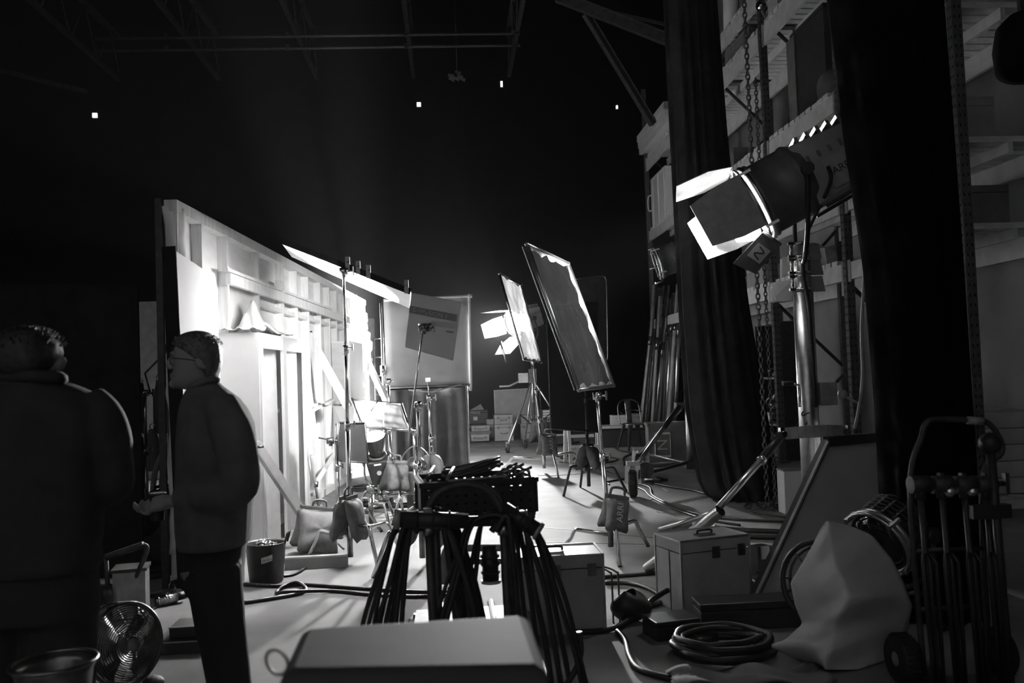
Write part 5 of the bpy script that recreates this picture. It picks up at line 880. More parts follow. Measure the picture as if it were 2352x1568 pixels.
# leaning white board
bl, tl, trr = Fl(1714, 1404), W(1896, 1014, 5.95), W(2036, 1002, 6.5); br = bl+(trr-tl)*1.75+V((.02, .0, .08)); trr = tl+(trr-tl)*1.7
t = Thing('white_board', 'white board in a black frame leaning by the broad dark drape', 'board', bl)
g = MB(); g.quad(bl, br, trr, tl, -.012); t.add('white_face', g, 'board')
n_ = (br-bl).cross(tl-bl).normalized(); n_ = n_ if n_.y < 0 else -n_
for a, b, m, nm in ((bl, tl, 'steel_grey', 'frame_rail'), (tl, trr, 'plastic', 'frame_rail'), (trr, br, 'plastic', 'frame_rail'), (br, bl, 'plastic', 'frame_rail')): g = MB(); g.bar(a+n_*.005, b+n_*.005, .045 if m != 'plastic' else .07, .045, n_); t.add(nm, g, 'plastic')
g = MB(); g.bar(bl+n_*.03-(br-bl).normalized()*.022, tl+n_*.03-(br-bl).normalized()*.022, .02, .02, n_); t.add('edge_strip', g, 'steel_grey')
# white post box
b = Fl(1820, 1181); t = Thing('white_post', 'white painted box standing on the floor under the rack upright', 'box', b); g = MB(); g.box(b+V((.06, .1, .22)), (.26, .2, .44)); t.add('body', g, 'board', bevel=.008); g = MB(); g.box(b+V((.06, .1, .445)), (.27, .21, .012)); t.add('top_plate', g, 'steel_grey')
# ---- draped fan and dark lamp at the right
cx, cy, Yb = 1948, 1375, 4.35
def pw(tab, y):
    for (y0, a0), (y1, a1) in zip(tab[:-1], tab[1:]):
        if y <= y1: return a0+(a1-a0)*(y-y0)/(y1-y0)
    return tab[-1][1]
LT = [(1196, 1898), (1215, 1884), (1252, 1866), (1300, 1838), (1338, 1815), (1390, 1826), (1432, 1843), (1470, 1802), (1482, 1763), (1500, 1800), (1520, 1850), (1537, 1900)]
RT = [(1196, 1903), (1206, 1950), (1228, 2003), (1285, 2050), (1335, 2075), (1392, 2096), (1440, 2086), (1480, 2062), (1537, 2046)]
RD = [(1196, 1900), (1300, 1920), (1368, 1951), (1425, 1922), (1537, 1893)]
DP = [(1196, .02), (1230, .10), (1300, .22), (1368, .34), (1430, .24), (1537, .22)]
def bagf(u, v):
    py = 1196+v*341; l, r, m, dd = pw(LT, py), pw(RT, py), pw(RD, py), pw(DP, py)
    if u < .3: q = u/.3; x = l+(m-l)*q; k = q
    elif u < .6: q = (u-.3)/.3; x = m+(r-m)*q; k = 1-q**1.3
    else: q = (u-.6)/.4; x = r+(l-r)*q; k = -math.sin(PI*q)*.8
    tri = lambda t: abs((t % 1)*2-1)
    cr = .05*(tri(py/95+u*2.4)-.5)*(1-abs(2*min(u/.6, 1)-1)) if u < .6 else 0
    p = W(x, py, Yb-dd*k+cr); p.z = max(p.z, .006); return p
t = Thing('draped_fan', 'pale cloth draped over a round guarded fan on the floor', 'fan', V((W(cx, cy, Yb).x, Yb, 0)))
g = MB(); g.grid(bagf, 60, 48, True)
t.add('drape_cloth', g, 'paperwrap')
g = MB(); c = W(1865, 1335, 4.45); g.torus(c+V((.03, 0, 0)), .20, .016, (-.75, -.6, .2), 30, 8); g.torus(c+V((.05, .02, 0)), .17, .008, (-.75, -.6, .2), 30, 6); t.add('guard_ring', g, 'plastic')
for k in range(8):
    a = k*PI/4; ax = V((-.75, -.6, .2)).normalized(); u = ax.orthogonal().normalized(); q = ax.cross(u); g = MB(); g.tube([c+V((.03, 0, 0)), c+V((.03, 0, 0))+(u*math.cos(a)+q*math.sin(a))*.2], .005, 5); t.add('guard_spoke', g, 'gunmetal')
g = MB(); g.cyl(V((c.x+.05, 4.5, .02)), c+V((.05, 0, 0)), .02, 8); g.box((c.x+.08, 4.5, .015), (.3, .3, .03)); t.add('fan_foot', g, 'plastic')
pl = W(2020, 1245, 4.95); l4, s4, u4 = fresnel('film_lamp', 'dark ribbed lamp lying behind the draped fan', pl, V((-.75, -.35, -.35)), .19, .55, (None,)*4, lit='glassdark', mside='plastic', box=False)
dd4 = V((.75, .35, .35)).normalized()
for k in range(5): g = MB(); g.torus(pl+dd4*(.06+.035*k), .2, .010, dd4, 28, 6); l4.add('housing_rib', g, 'rubber')
for k in range(9): a = .5+k*.35; u = dd4.orthogonal().normalized(); q = dd4.cross(u); g = MB(); o = pl+(u*math.cos(a)+q*math.sin(a))*.2; g.bar(o+dd4*.03, o+dd4*.22, .02, .012); l4.add('housing_fin', g, 'steel_dark')
yoke(l4, pl+dd4*.15, s4, .24, V((pl.x+.1, pl.y+.05, .22))); cstand('squat black stand under the dark ribbed lamp', V((pl.x+.1, pl.y+.05, 0)), .24, (-60, 60, 180), .3, .16, 'plastic', head=False)
g = MB(); c = Fl(1690, 1560); g.grid(lambda u, v: c+V((-.32+u*.75, -.16+v*.26+.03*math.sin(u*6), .012+.02*abs(math.sin(u*7+v*4))+.015*math.sin(u*13))), 30, 10); tag(g.build('floor_cloth', 'cloth_grey', solid=.003), 'grey cloth crumpled on the floor at the bottom edge', 'cloth')
# ---- hand truck with folded stands at the right edge
HT = V((2.28, 3.95, 0)); t = Thing('hand_truck', 'dark tubular hand truck loaded with folded stands at the picture edge', 'trolley', HT)
zt = 1.25; g = MB(); g.tube(spl([V((2.14, 3.97, .05)), V((2.12, 3.97, .9)), W(2118, 1000, 3.95), W(2126, 975, 3.95), W(2150, 962, 3.95), W(2240, 966, 3.95), W(2270, 972, 3.95), W(2292, 1000, 3.95), W(2300, 1040, 3.95), V((2.47, 3.97, .9)), V((2.46, 3.97, .05))], 6), .014, 8); t.add('tube_frame', g, 'steel_dark')
g = MB(); g.cyl(W(2222, 965, 3.94), W(2256, 967, 3.94), .019, 10); t.add('hand_grip', g, 'steel_grey')
for z in (.35, .62, .93): g = MB(); g.tube([(2.13, 3.97, z), (2.46, 3.97, z)], .012, 8); t.add('cross_bar', g, 'steel_dark')
g = MB(); g.box((2.3, 3.86, .03), (.4, .25, .012)); t.add('toe_plate', g, 'steel_dark')
for x in (2.07, 2.53):
    c = V((x, 4.02, .115)); g = MB(); g.lathe([(.06, -.04), (.10, -.045), (.113, -.02), (.113, .02), (.10, .045), (.06, .04)], c, (1, 0, 0), 24); wq = t.add('tyre', g, 'rubber'); g = MB(); g.lathe([(.02, -.045), (.06, -.03), (.06, .03), (.02, .045)], c, (1, 0, 0), 16); t.add('hub', g, 'steel_grey', wq)
    g = MB()
    for k in range(28): a = 2*PI*k/28; g.box(c+V((0, math.cos(a)*.113, math.sin(a)*.113)), (.06, .008, .008))
    t.add('tread', g, 'rubber', wq, kind='stuff')
for k, (px, lb) in enumerate(((2112, 'folded grip stand at the near corner of the hand truck'), (2162, 'folded grip stand with a double knob second on the hand truck'), (2214, 'folded grip stand with a shiny boss third on the hand truck'), (2262, 'folded grip stand at the far corner of the hand truck'))):
    tp = W(px, 1112, 3.83); b = V((tp.x+.03, 3.83, .04)); t = Thing('folded_stand', lb, 'stand', b); g = MB(); g.tube([b, tp], .014, 8); t.add('column', g, 'plastic')
    for j in range(3): g = MB(); g.tube([b+V((.022*(j-1), -.02, .02)), lerp(b, tp, .62)+V((.03*(j-1), -.03, 0)), lerp(b, tp, .66)+V((.012*(j-1), -.01, 0))], .010, 7); t.add('leg', g, 'plastic')
    grip(t, tp, 'steel_dark', 1.25)
    if k in (1, 2): g = MB(); g.ball(tp+V((.02, -.03, -.03)), .026, 12, 8); t.add('boss', g, 'chrome')
tp = W(2274, 1018, 3.8); b = V((tp.x+.03, 3.8, .04)); t = Thing('ball_head_stand', 'dark stand with a round head standing before the pale slabs', 'stand', b); g = MB(); g.tube([b, tp], .02, 8); t.add('column', g, 'plastic'); g = MB(); g.ball(tp, .05, 14, 10); t.add('round_head', g, 'plastic'); g = MB(); q = lerp(b, tp, .72); g.bar(q+V((-.12, 0, 0)), q+V((.06, 0, 0)), .05, .06); t.add('cross_clamp', g, 'plastic')
t = Thing('hanging_lamp', 'dim dark round lamp head hung high at the top corner by the rack', 'lamp', W(2345, 110, 5)); q = W(2350, 95, 5); g = MB(); g.lathe([(.10, -.22), (.16, -.2), (.17, -.05), (.15, .08), (.09, .16), (.03, .18)], q, (.2, .3, 1), 22); t.add('lamp_head', g, 'dark_lamp'); g = MB(); g.bar(q, q+V((0, .0, 8.2)), .03, .03); t.add('hanger', g, 'steel_dark'); g = MB(); g.torus(q, .18, .012, (1, .2, 0), 24, 6); t.add('yoke', g, 'steel_dark')
# ================================================================= the cable cart in the middle
Yc = 3.3
t = Thing('cable_cart', 'cart with tubular posts carrying hanks of heavy black cable', 'cart', (.05, 3.9, 0))
PA, PB = W(984, 1197, Yc), W(1156, 1197, Yc)
for q in (PA, PB): g = MB(); g.tube([V((q.x+.012, Yc, .22)), q], .017, 10); t.add('post', g, 'steel_dark'); g = MB(); g.cyl(q-V((0, 0, .05)), q-V((0, 0, .01)), .024, 12); t.add('post_collar', g, 'alu')
for x in (PA.x, PB.x): g = MB(); g.tube([V((x, Yc, .22)), V((x, 4.95, .24))], .02, 8); t.add('chassis_rail', g, 'steel_dark')
g = MB(); g.tube(spl([W(976, 1197, Yc), W(985, 1165, Yc), W(1010, 1130, Yc), W(1050, 1114, Yc), W(1085, 1113, Yc), W(1120, 1126, Yc), W(1146, 1158, Yc), W(1156, 1197, Yc)], 6), .0165, 10); t.add('loop_handle', g, 'steel_dark')
g = MB(); g.tube([PA+V((-.06, 0, 0)), PB+V((.06, 0, 0))], .02, 10); t.add('hanger_bar', g, 'steel_dark')
sh = W(1090, 1172, 3.95).z-.02
g = MB(); g.box((.09, 4.02, sh), (.47, .36, .025), .12); t.add('top_shelf', g, 'steel_dark')
for x in (-.12, .30):
    for y in (3.9, 4.14): g = MB(); g.tube([(x*.8, y, .24), (x*.8, y, sh)], .014, 8); t.add('shelf_post', g, 'steel_dark')
g = MB(); g.box((.06, 4.1, .23), (.6, 1.5, .03)); t.add('deck', g, 'steel_dark')
y = 4.93; g = MB(); g.tube(spl([W(1022, 1340, y), W(1020, 1290, y), W(1026, 1262, y), W(1050, 1259, y), W(1150, 1258, y), W(1172, 1262, y), W(1180, 1285, y), W(1180, 1335, y)], 6), .02, 8); t.add('end_frame', g, 'steel_grey')
g = MB(); g.quad(W(1150, 1262, y), W(1178, 1262, y), W(1179, 1334, y), W(1152, 1336, y), .012); g.bar(W(1024, 1290, y), W(1152, 1288, y), .012, .03); t.add('end_plate', g, 'steel_grey')
for x, y in ((-.25, 3.45), (.36, 3.45), (-.25, 4.85), (.36, 4.85)):
    c = V((x, y, .105)); g = MB(); g.lathe([(.05, -.03), (.09, -.035), (.104, -.015), (.104, .015), (.09, .035), (.05, .03)], c, (1, 0, 0), 22); wq = t.add('wheel', g, 'rubber'); g = MB(); g.lathe([(.01, -.035), (.05, -.025), (.05, .025), (.01, .035)], c, (1, 0, 0), 14); t.add('hub', g, 'steel_grey', wq); g = MB(); g.bar(c+V((0, 0, .0)), V((x*.9, y, .22)), .04, .06); t.add('fork', g, 'steel_dark')
def hank(label, top, legs, seed, r=.0092):
    rr = random.Random(seed); top = V(top); t = Thing('cable_hank', label, 'cable', top)
    for k, (bx, by, sx) in enumerate(legs):
        dx = sx*rr.uniform(.0, .03); oy = rr.uniform(-.05, .05); tp = top+V((dx, oy, rr.uniform(.02, .035)))
        e = W(bx, by, Yc+oy*1.3); low = e+V(((e.x-top.x)*.12, 0, -.16)); m1 = lerp(tp, e, .16)+V(((e.x-tp.x)*rr.uniform(.2, .34), 0, .03)); m2 = lerp(tp, e, .55)+V(((e.x-tp.x)*rr.uniform(.14, .26), 0, 0))
        inn = top+V((-sx*rr.uniform(.02, .05), oy, -.03))
        g = MB(); g.tube(spl([inn, tp, m1, m2, e, low], 7), r*rr.uniform(.85, 1.15), 8); t.add('strand', g, 'cable')
    return t
hank('hank of heavy black cable splaying out over the left cart post', PA, [(x, 1440, -1) for x in (832, 845, 858, 872, 884, 896, 908, 922)]+[(866, 1440, -1)], 1)
hank('hank of heavy black cable falling inward from the left cart post', PA, [(x, 1432, 1) for x in (1048, 1060, 1072, 1084, 1096, 1106, 1112)], 2, .0125)
hank('hank of black cable falling inward from the right cart post', PB, [(x, 1425, -1) for x in (1000, 1014, 1026, 1046, 1078)], 3)
hank('hank of black cable sweeping out over the right cart post', PB, [(x, 1470, 1) for x in (1196, 1210, 1232, 1252, 1272, 1290)]+[(1330, 1500, 1), (1318, 1490, 1)], 4, .0105)
g = MB(); g.tube(spl([W(1330, 1450, Yc), W(1334, 1500, Yc), W(1318, 1545, Yc), W(1280, 1590, Yc), W(1200, 1640, Yc)], 7), .012, 8); tag(g.build('cable_tail', 'cable'), 'single cable loop drooping lowest at the right of the cart', 'cable')
def connector(label, a, b, r):
    a, b = V(a), V(b); u = (b-a); t = Thing('power_connector', label, 'connector', a); g = MB(); g.cyl(a+u*.08, b, r, 18, r*.9); t.add('barrel', g, 'plastic'); g = MB(); g.cyl(a, a+u*.08, r*1.18, 18); t.add('end_cap', g, 'steel_grey')
    for k in range(3): g = MB(); g.torus(a+u*(.3+.22*k), r*1.02, r*.16, u, 18, 6); t.add('grip_ring', g, 'rubber')
    g = MB(); g.box(lerp(a, b, .45)+V((0, 0, r*1.1)), (.03, .02, .018)); t.add('release_catch', g, 'gunmetal'); return t
connector('big horizontal power connector with a pale cap strapped on the left cart post', W(906, 1192, 3.22), W(1076, 1196, 3.22), .031)
connector('power connector slanting down at the right end of the cart bar', W(1240, 1222, 3.26), W(1158, 1168, 3.3), .030)
connector('power connector hanging upright between the cart posts', W(1128, 1338, 3.36), W(1124, 1256, 3.36), .032)
# crate on the cart with its contents
c = W(1090, 1135, 4.0); zb, ztp = sh+.014, W(1090, 1108, 3.85).z; cx_, cy_ = c.x, 4.02; rz = .12; C, S = math.cos(rz), math.sin(rz)
t = Thing('tool_crate', 'black slotted plastic crate on top of the cable cart', 'crate', (cx_, cy_, zb)); R = lambda x, y, z: V((cx_+x*C-y*S, cy_+x*S+y*C, z)); hx, hy = .245, .17
g = MB(); g.box(R(0, 0, zb+.006), (hx*2, hy*2, .012), rz); t.add('floor_panel', g, 'plastic')
def perf(a, b, z0, z1, nx, nz):
    g = MB(); a, b = V(a), V(b)
    for k in range(nz+1): z = z0+(z1-z0)*k/nz; g.bar(V((a.x, a.y, z)), V((b.x, b.y, z)), .006, .026)
    for k in range(nx+1): p = lerp(a, b, k/nx); g.bar(V((p.x, p.y, z0)), V((p.x, p.y, z1)), .005, .030, (b-a).normalized())
    return g
for a, b in (((-hx, -hy), (hx, -hy)), ((hx, -hy), (hx, hy)), ((hx, hy), (-hx, hy)), ((-hx, hy), (-hx, -hy))):
    t.add('side_wall', perf(R(a[0], a[1], 0), R(b[0], b[1], 0), zb, ztp, 12, 4), 'plastic'); g = MB(); g.bar(R(a[0]*1.03, a[1]*1.03, ztp), R(b[0]*1.03, b[1]*1.03, ztp), .026, .022); t.add('rim', g, 'plastic')
def coil3(label, c, R0, n, r, seed, tilt):
    rr = random.Random(seed); c = V(c); pts = []
    for k in range(n*14): a = 2*PI*k/14; q = R0*(1+.14*math.sin(k*.41)+.10*rr.random()); pts.append(c+V((math.cos(a)*q, math.sin(a)*q*.8, .007*k/14+math.cos(a)*tilt+.012*math.sin(k*.29)+rr.random()*.012)))
    g = MB(); g.tube(spl(pts, 2), r, 7); return tag(g.build('cable_coil', 'cable2'), label, 'cable')
coil3('coil of cable heaped on the black crate', R(.01, .06, ztp+.018), .125, 5, .0065, 5, .025)
g = MB(); g.box(R(.01, .03, (zb+ztp)/2), (.42, .27, ztp-zb-.03), rz); tag(g.build('folded_cloth', 'black', bevel=.02), 'dark folded cloth packed inside the black crate', 'cloth')
for k, (x, y) in enumerate(((.10, -.09), (.14, -.05), (.19, -.08), (.12, -.12), (.22, -.11), (.17, -.03))):
    p = R(x, y, ztp+.006+.012*(k % 3)); tt = Thing('spring_clamp', 'metal clamp in the heap at the corner of the black crate', 'clamp', p, 'clamps heaped on the black crate'); g = MB(); g.torus(p, .022, .008, (random.random(), 1, random.random()), 12, 6); tt.add('jaw', g, 'gunmetal'); g = MB(); g.tube([p+V((-.04, 0, .0)), p+V((.03, .01, .03))], .007, 6); tt.add('screw', g, 'brass')
for k, (a, b) in enumerate((((-.24, -.16), (-.17, .12)), ((-.14, -.15), (-.09, .02)))): g = MB(); g.tube([R(a[0], a[1], ztp+.02), R(b[0], b[1], ztp+.05)], .008, 7); tag(g.build('steel_rod', 'alu'), ('bright steel rod lying across the end of the black crate', 'shorter steel rod beside it on the black crate')[k], 'rod')
g = MB(); g.bar(R(-.14, -.175, ztp+.015), R(.12, -.17, ztp+.022), .006, .008); tag(g.build('steel_strip', 'steel_grey'), 'thin metal strip lying along the near rim of the black crate', 'strip')
# ================================================================= blurred case top at the bottom edge
t = Thing('equipment_case', 'grey case top with a rounded lid out of focus at the bottom edge', 'case', (-.07, 1.46, 0)); z = 1.035
P4 = [WZ(640, 1562, z), WZ(1264, 1552, z), WZ(1214, 1420, z), WZ(692, 1452, z)]
ctr = sum(P4, V())/4
def rr_(s, zz): return [ctr+(p-ctr)*s+V((0, 0, zz)) for p in P4]
g = MB(); lo, hi, ins = rr_(1, -.06), rr_(1.0, 0), rr_(.90, .012)
g.add(lo+hi+ins, [(0, 1, 5, 4), (1, 2, 6, 5), (2, 3, 7, 6), (3, 0, 4, 7), (4, 5, 9, 8), (5, 6, 10, 9), (6, 7, 11, 10), (7, 4, 8, 11), (8, 9, 10, 11), (3, 2, 1, 0)]); t.add('lid', g, 'trayt', bevel=.014)
g = MB(); q = rr_(.97, -.065); w_ = rr_(.94, -.38); g.hexa(w_+q); t.add('body', g, 'plastic', bevel=.01)
for k, s in enumerate((-.6, .6)): g = MB(); g.box(lerp(P4[0], P4[1], .5+s*.4)+V((0, -.01, -.075)), (.05, .015, .05)); t.add('latch', g, 'steel_dark')
for q in rr_(.85, -.38): g = MB(); g.tube([q, V((q.x, q.y, .06))], .014, 8); t.add('stand_leg', g, 'steel_dark'); g = MB(); g.ball(V((q.x, q.y, .04)), .04, 12, 8); t.add('caster', g, 'rubber')
g = MB(); g.torus(W(636, 1520, 1.5), .022, .003, (.5, 1, .2), 18, 5); t.add('wire_ring', g, 'steel_grey')
# ================================================================= fan, sack truck and boxes at the left
FC = W(290, 1480, 3.75); fa = V((.80, -.58, .12)).normalized(); fu = fa.orthogonal().normalized(); fv = fa.cross(fu)
t = Thing('floor_fan', 'round floor fan with a wire guard facing away from the black panel', 'fan', V((FC.x, FC.y, 0)))
g = MB()
for k in range(17): rr = .03+k*.0083; g.torus(FC+fa*(.05*(1-(rr/.165)**2)), rr, .0028, fa, 36, 5)
for k in range(12): a = k*PI/6; d = fu*math.cos(a)+fv*math.sin(a); g.tube([FC+fa*.05+d*.03, FC+fa*.035+d*.10, FC+d*.163], .0018, 4)
t.add('wire_guard', g, 'gunmetal', kind='stuff')
g = MB(); g.torus(FC, .166, .008, fa, 40, 8); g.torus(FC-fa*.07, .166, .006, fa, 40, 8); t.add('guard_rim', g, 'gunmetal'); g = MB(); g.lathe([(.001, .062), (.026, .058), (.03, .045)], FC, fa, 18, cap=False); t.add('badge', g, 'steel_grey')
for k in range(4):
    a = k*PI/2; d = fu*math.cos(a)+fv*math.sin(a); e = fa.cross(d); g = MB(); g.grid(lambda u, v: FC-fa*.03+d*(.03+.11*u)+e*(v-.5)*(.05+.05*u)+fa*(v-.5)*.04, 5, 5); t.add('blade', g, 'steel_dark', solid=.003)
g = MB(); g.cyl(FC-fa*.06, FC-fa*.19, .05, 16); t.add('motor', g, 'plastic'); g = MB(); g.tube([FC-fa*.1+V((0, 0, -.04)), V((FC.x-.1, FC.y+.06, .05))], .016, 8); g.tube([FC+fv*.0+V((.06, -.03, -.16)), V((FC.x+.1, FC.y-.1, .03))], .012, 8); t.add('stand_tube', g, 'plastic')
g = MB(); g.torus(V((FC.x, FC.y, .018)), .17, .016, (0, 0, 1), 28, 8); t.add('base_ring', g, 'plastic')
g = MB(); q = Fl(352, 1592); g.ball(q+V((0, 0, .05)), .055, 14, 8, (1, 1, .7)); tag(g.build('rubber_foot', 'rubber'), 'rounded black rubber foot on the floor by the fan', 'foot')
g = MB(); q = Fl(272, 1425); tt = Thing('motor_box', 'grey steel box with a round socket behind the fan', 'box', q); g.box(q+V((.05, .1, .16)), (.2, .2, .30), .2); tt.add('housing', g, 'steel_grey'); g = MB(); g.cyl(q+V((-.04, -.02, .18)), q+V((-.09, -.06, .18)), .06, 18); tt.add('socket', g, 'plastic'); g = MB(); g.box(q+V((.05, .1, .32)), (.22, .22, .02), .2); tt.add('lid', g, 'steel_dark')
tt = Thing('sack_truck', 'dark folding sack truck with a thick handle in front of the black panel', 'trolley', Fl(290, 1385)); a, b = W(243, 1280, 5.9), W(330, 1250, 5.9); g = MB(); g.tube(spl([a, lerp(a, b, .5), b], 4), .022, 10); tt.add('handle', g, 'steel_dark'); fl1, fl2 = V((a.x+.1, 6.0, .02)), W(292, 1382, 6.0)
fl2.z = .02
g = MB(); g.tube(spl([b, b+V((.02, 0, -.04)), lerp(b, fl2, .5), fl2], 5), .016, 8); g.tube([a, V((a.x-.02, 6.0, .02))], .016, 8); tt.add('side_rail', g, 'steel_dark'); g = MB(); g.tube([lerp(a, V((a.x, 6, .02)), .5), lerp(b, fl2, .5)], .012, 8); tt.add('cross_bar', g, 'steel_dark')
p = Fl(418, 1502); t = Thing('step_block', 'low black two-tier step block on the floor beside the legs of the man', 'step', p); g = MB(); g.box(p+V((.02, .12, .035)), (.36, .25, .07)); t.add('lower_tier', g, 'plastic', bevel=.004); g = MB(); g.box(p+V((.05, .16, .105)), (.28, .2, .06)); t.add('upper_tier', g, 'plastic', bevel=.004); g = MB(); g.box(p+V((.05, .055, .137)), (.28, .012, .006)); t.add('edge_strip', g, 'steel_grey'); g = MB(); g.box(p+V((.02, -.008, .071)), (.36, .012, .005)); t.add('edge_strip', g, 'steel_grey')
cstand('chrome grip stand in the gap between the black panel and the set wall', V(((353-1040)/2000*8.85, 8.85, 0)), up(V(((353-1040)/2000*8.85, 8.85, 0)), 902).z, (-150, -20, 90), .45, .28)
p = W(372, 805, 8.8); t = Thing('extension_rod', 'bright steel arm pointing up in the gap beside the set wall', 'arm', p); g = MB(); g.tube([W(346, 905, 8.85), W(333, 857, 8.85)], .009, 8); t.add('pin', g, 'gunmetal'); g = MB(); g.tube([W(333, 857, 8.85), W(383, 806, 8.8)], .009, 8); t.add('rod', g, 'chrome'); grip(t, W(380, 796, 8.8), 'gunmetal', .7)
sandbag('sandbag', 'dark pointed sandbag hanging in the gap beside the set wall', V(((388-1040)/2000*8.5, 8.5, .58)), (.24, .5, .15), 1.5, 0, 'bagdark')
# ================================================================= people
def rows_loft(mb, rows, Y, hw, n=28, ex=2.0, axis='x'):
    # rows: (py, px_front, px_back[, half width]); the pixel span lies along X, hw along Y (or the other way about)
    S = []
    for r in rows:
        a, b = W(r[1], r[0], Y), W(r[2], r[0], Y); S.append(((a+b)/2, (b.x-a.x)/2, (r[3] if len(r) > 3 else hw), r[4] if len(r) > 4 else 0))
    vs, fs = [], []
    for c, a, b, oy in S:
        for k in range(n):
            t = 2*PI*k/n; ca, sa = math.cos(t), math.sin(t)
            vs.append(c+V((a*math.copysign(abs(ca)**(2/ex), ca), oy+b*math.copysign(abs(sa)**(2/ex), sa), 0)))
    m = len(S)
    for i in range(m-1):
        for k in range(n): fs.append((i*n+k, i*n+(k+1) % n, (i+1)*n+(k+1) % n, (i+1)*n+k))
    fs += [tuple(range(n))[::-1], tuple((m-1)*n+k for k in range(n))]
    mb.add(vs, fs, True)
def fuse(o, vox, sm=2, fac=.5):
    r = o.modifiers.new('fuse', 'REMESH'); r.mode = 'VOXEL'; r.voxel_size = vox; r.use_smooth_shade = True
    s = o.modifiers.new('soften', 'SMOOTH'); s.iterations = sm; s.factor = fac; return o
def hand(mb, wr, fw, up_, curl=(50, 60, 40), s=1.0, thumb=1):
    wr, fw = V(wr), V(fw).normalized(); sd = fw.cross(V(up_)).normalized(); un = sd.cross(fw)   # un: back of the hand
    mb.tube([wr-fw*.03, wr, wr+fw*.045*s, wr+fw*.085*s], [.024, .027, .036, .033], 12)
    for q in (-1, 1): mb.tube([wr+fw*.01, wr+fw*.05*s+sd*.018*q, wr+fw*.088*s+sd*.024*q], [.02, .024, .019], 10)
    for k in range(4):
        o = wr+fw*.088*s+sd*((k-1.5)*.0205*s*thumb*-1); L = (.040, .045, .042, .033)[k]*s; d = fw.copy(); P = [o-fw*.02, o]; R_ = [.0105, .0105]
        for j in range(3):
            a = math.radians(curl[j]+3*k); d = d*math.cos(a)-un*math.sin(a) if j == 0 else (d*math.cos(a)+d.cross(sd).normalized()*(-math.sin(a)) if False else (M3.Rotation(a if True else 0, 3, sd) @ d))
            P.append(P[-1]+d*L*(1, .62, .5)[j]); R_.append((.0098, .0088, .0070)[j])
        mb.tube(P, R_, 8)
    b = wr+fw*.025+sd*.028*thumb; P = [b-sd*.012*thumb, b+fw*.03+sd*.016*thumb-un*.008, b+fw*.06+sd*.012*thumb-un*.022, b+fw*.082-un*.034]
    mb.tube(P, [.014, .0135, .0115, .008], 8)
def person(label, body, name='person'):
    o = tag(body.build(name, 'skin'), label, 'person'); return o
# ---- man in profile
Y = 4.05; J = lambda px, py, dy=0: W(px, py, Y+dy)
fz = 0.0
B = MB()
head = [(775, 430, 476, .035), (780, 416, 488, .055), (788, 406, 497, .068), (800, 402, 502, .074), (812, 399, 504, .077), (822, 399, 505, .078), (834, 398, 504, .077), (845, 399, 502, .074), (855, 398, 499, .069), (864, 398, 496, .064), (874, 396, 492, .058), (882, 398, 486, .050), (889, 404, 478, .040), (893, 414, 470, .03)]
rows_loft(B, head, Y, .07, 30, 2.2)
B.tube([J(396, 814), J(389, 832), J(386, 840), J(394, 846)], [.007, .012, .014, .010], 10)                     # nose
B.tube([J(396, 859, -.02), J(393.5, 860), J(396, 859, .02)], [.006, .008, .006], 8); B.tube([J(398, 866, -.018), J(394.5, 867), J(398, 866, .018)], [.006, .009, .006], 8)   # lips
B.ball(J(399, 882), .022, 12, 8)                                                                        # chin
B.tube([J(397, 812, -.035), J(395, 811, 0), J(397, 812, .035)], .010, 8)                                  # brow
for s in (-1, 1):
    B.ball(J(403, 822, s*.03), .0125, 10, 8)
    B.lathe([(.004, 0), (.03, .004), (.032, .012), (.02, .016)], J(462, 836, s*.070), (0.25, s, 0), 16, .62, 1.0)
    B.tube([J(455, 1300, s*.09), J(500, 1430, s*.095), J(528, 1600, s*.1)], [.08, .055, .04], 12)
rows_loft(B, [(878, 436, 494, .055), (895, 430, 494, .056), (912, 428, 500, .062), (930, 428, 520, .085)], Y, .06)
rows_loft(B, [(925, 440, 530, .16), (980, 428, 560, .19), (1080, 425, 565, .17), (1180, 425, 560, .165), (1260, 430, 560, .17), (1310, 440, 555, .165)], Y, .16, 28, 2.4)
WN, WF = J(398, 1150, -.14), J(392, 1152, .12)
for s, wr in ((-1, WN), (1, WF)):
    B.tube([J(520, 950, s*.19), J(556, 1110, s*.24), lerp(J(556, 1110, s*.24), wr, .55), wr], [.05, .042, .036, .026], 12)
hand(B, WN, V((-.96, .16, -.14)), V((-.1, -.55, .8)), (30, 55, 45), 1.02, 1); hand(B, WF, V((-.97, -.12, -.1)), V((-.1, .6, .8)), (30, 55, 45), 1.02, -1)
fx = W(535, 1600, Y).x
man = person('grey-haired man in glasses standing in profile in a fleece, holding a cup', B); fuse(man, .0055, 2)
g = MB()
rows_loft(g, [(872, 448, 499, .066), (884, 438, 506, .075), (900, 428, 526, .12), (918, 424, 546, .185), (940, 421, 562, .225), (975, 418, 578, .245), (1015, 415, 583, .245), (1060, 414, 584, .24), (1110, 412, 583, .235), (1165, 411, 577, .232), (1215, 413, 575, .23), (1240, 417, 573, .225), (1250, 420, 568, .215)], Y, .2, 32, 2.5)
for s, wr in ((-1, WN), (1, WF)):
    e = J(548, 1112, s*.25); g.tube(spl([J(505, 935, s*.15), J(530, 985, s*.235), J(546, 1050, s*.255), e, lerp(e, wr, .3)+V((0, 0, -.02)), lerp(e, wr, .62), lerp(e, wr, .9)], 4), [.085]*4+[.088]*4+[.086]*4+[.088]*4+[.08]*4+[.066]*4+[.052], 16)
jk = fuse(g.build('fleece_jacket', 'jacket', man), .009, 3)
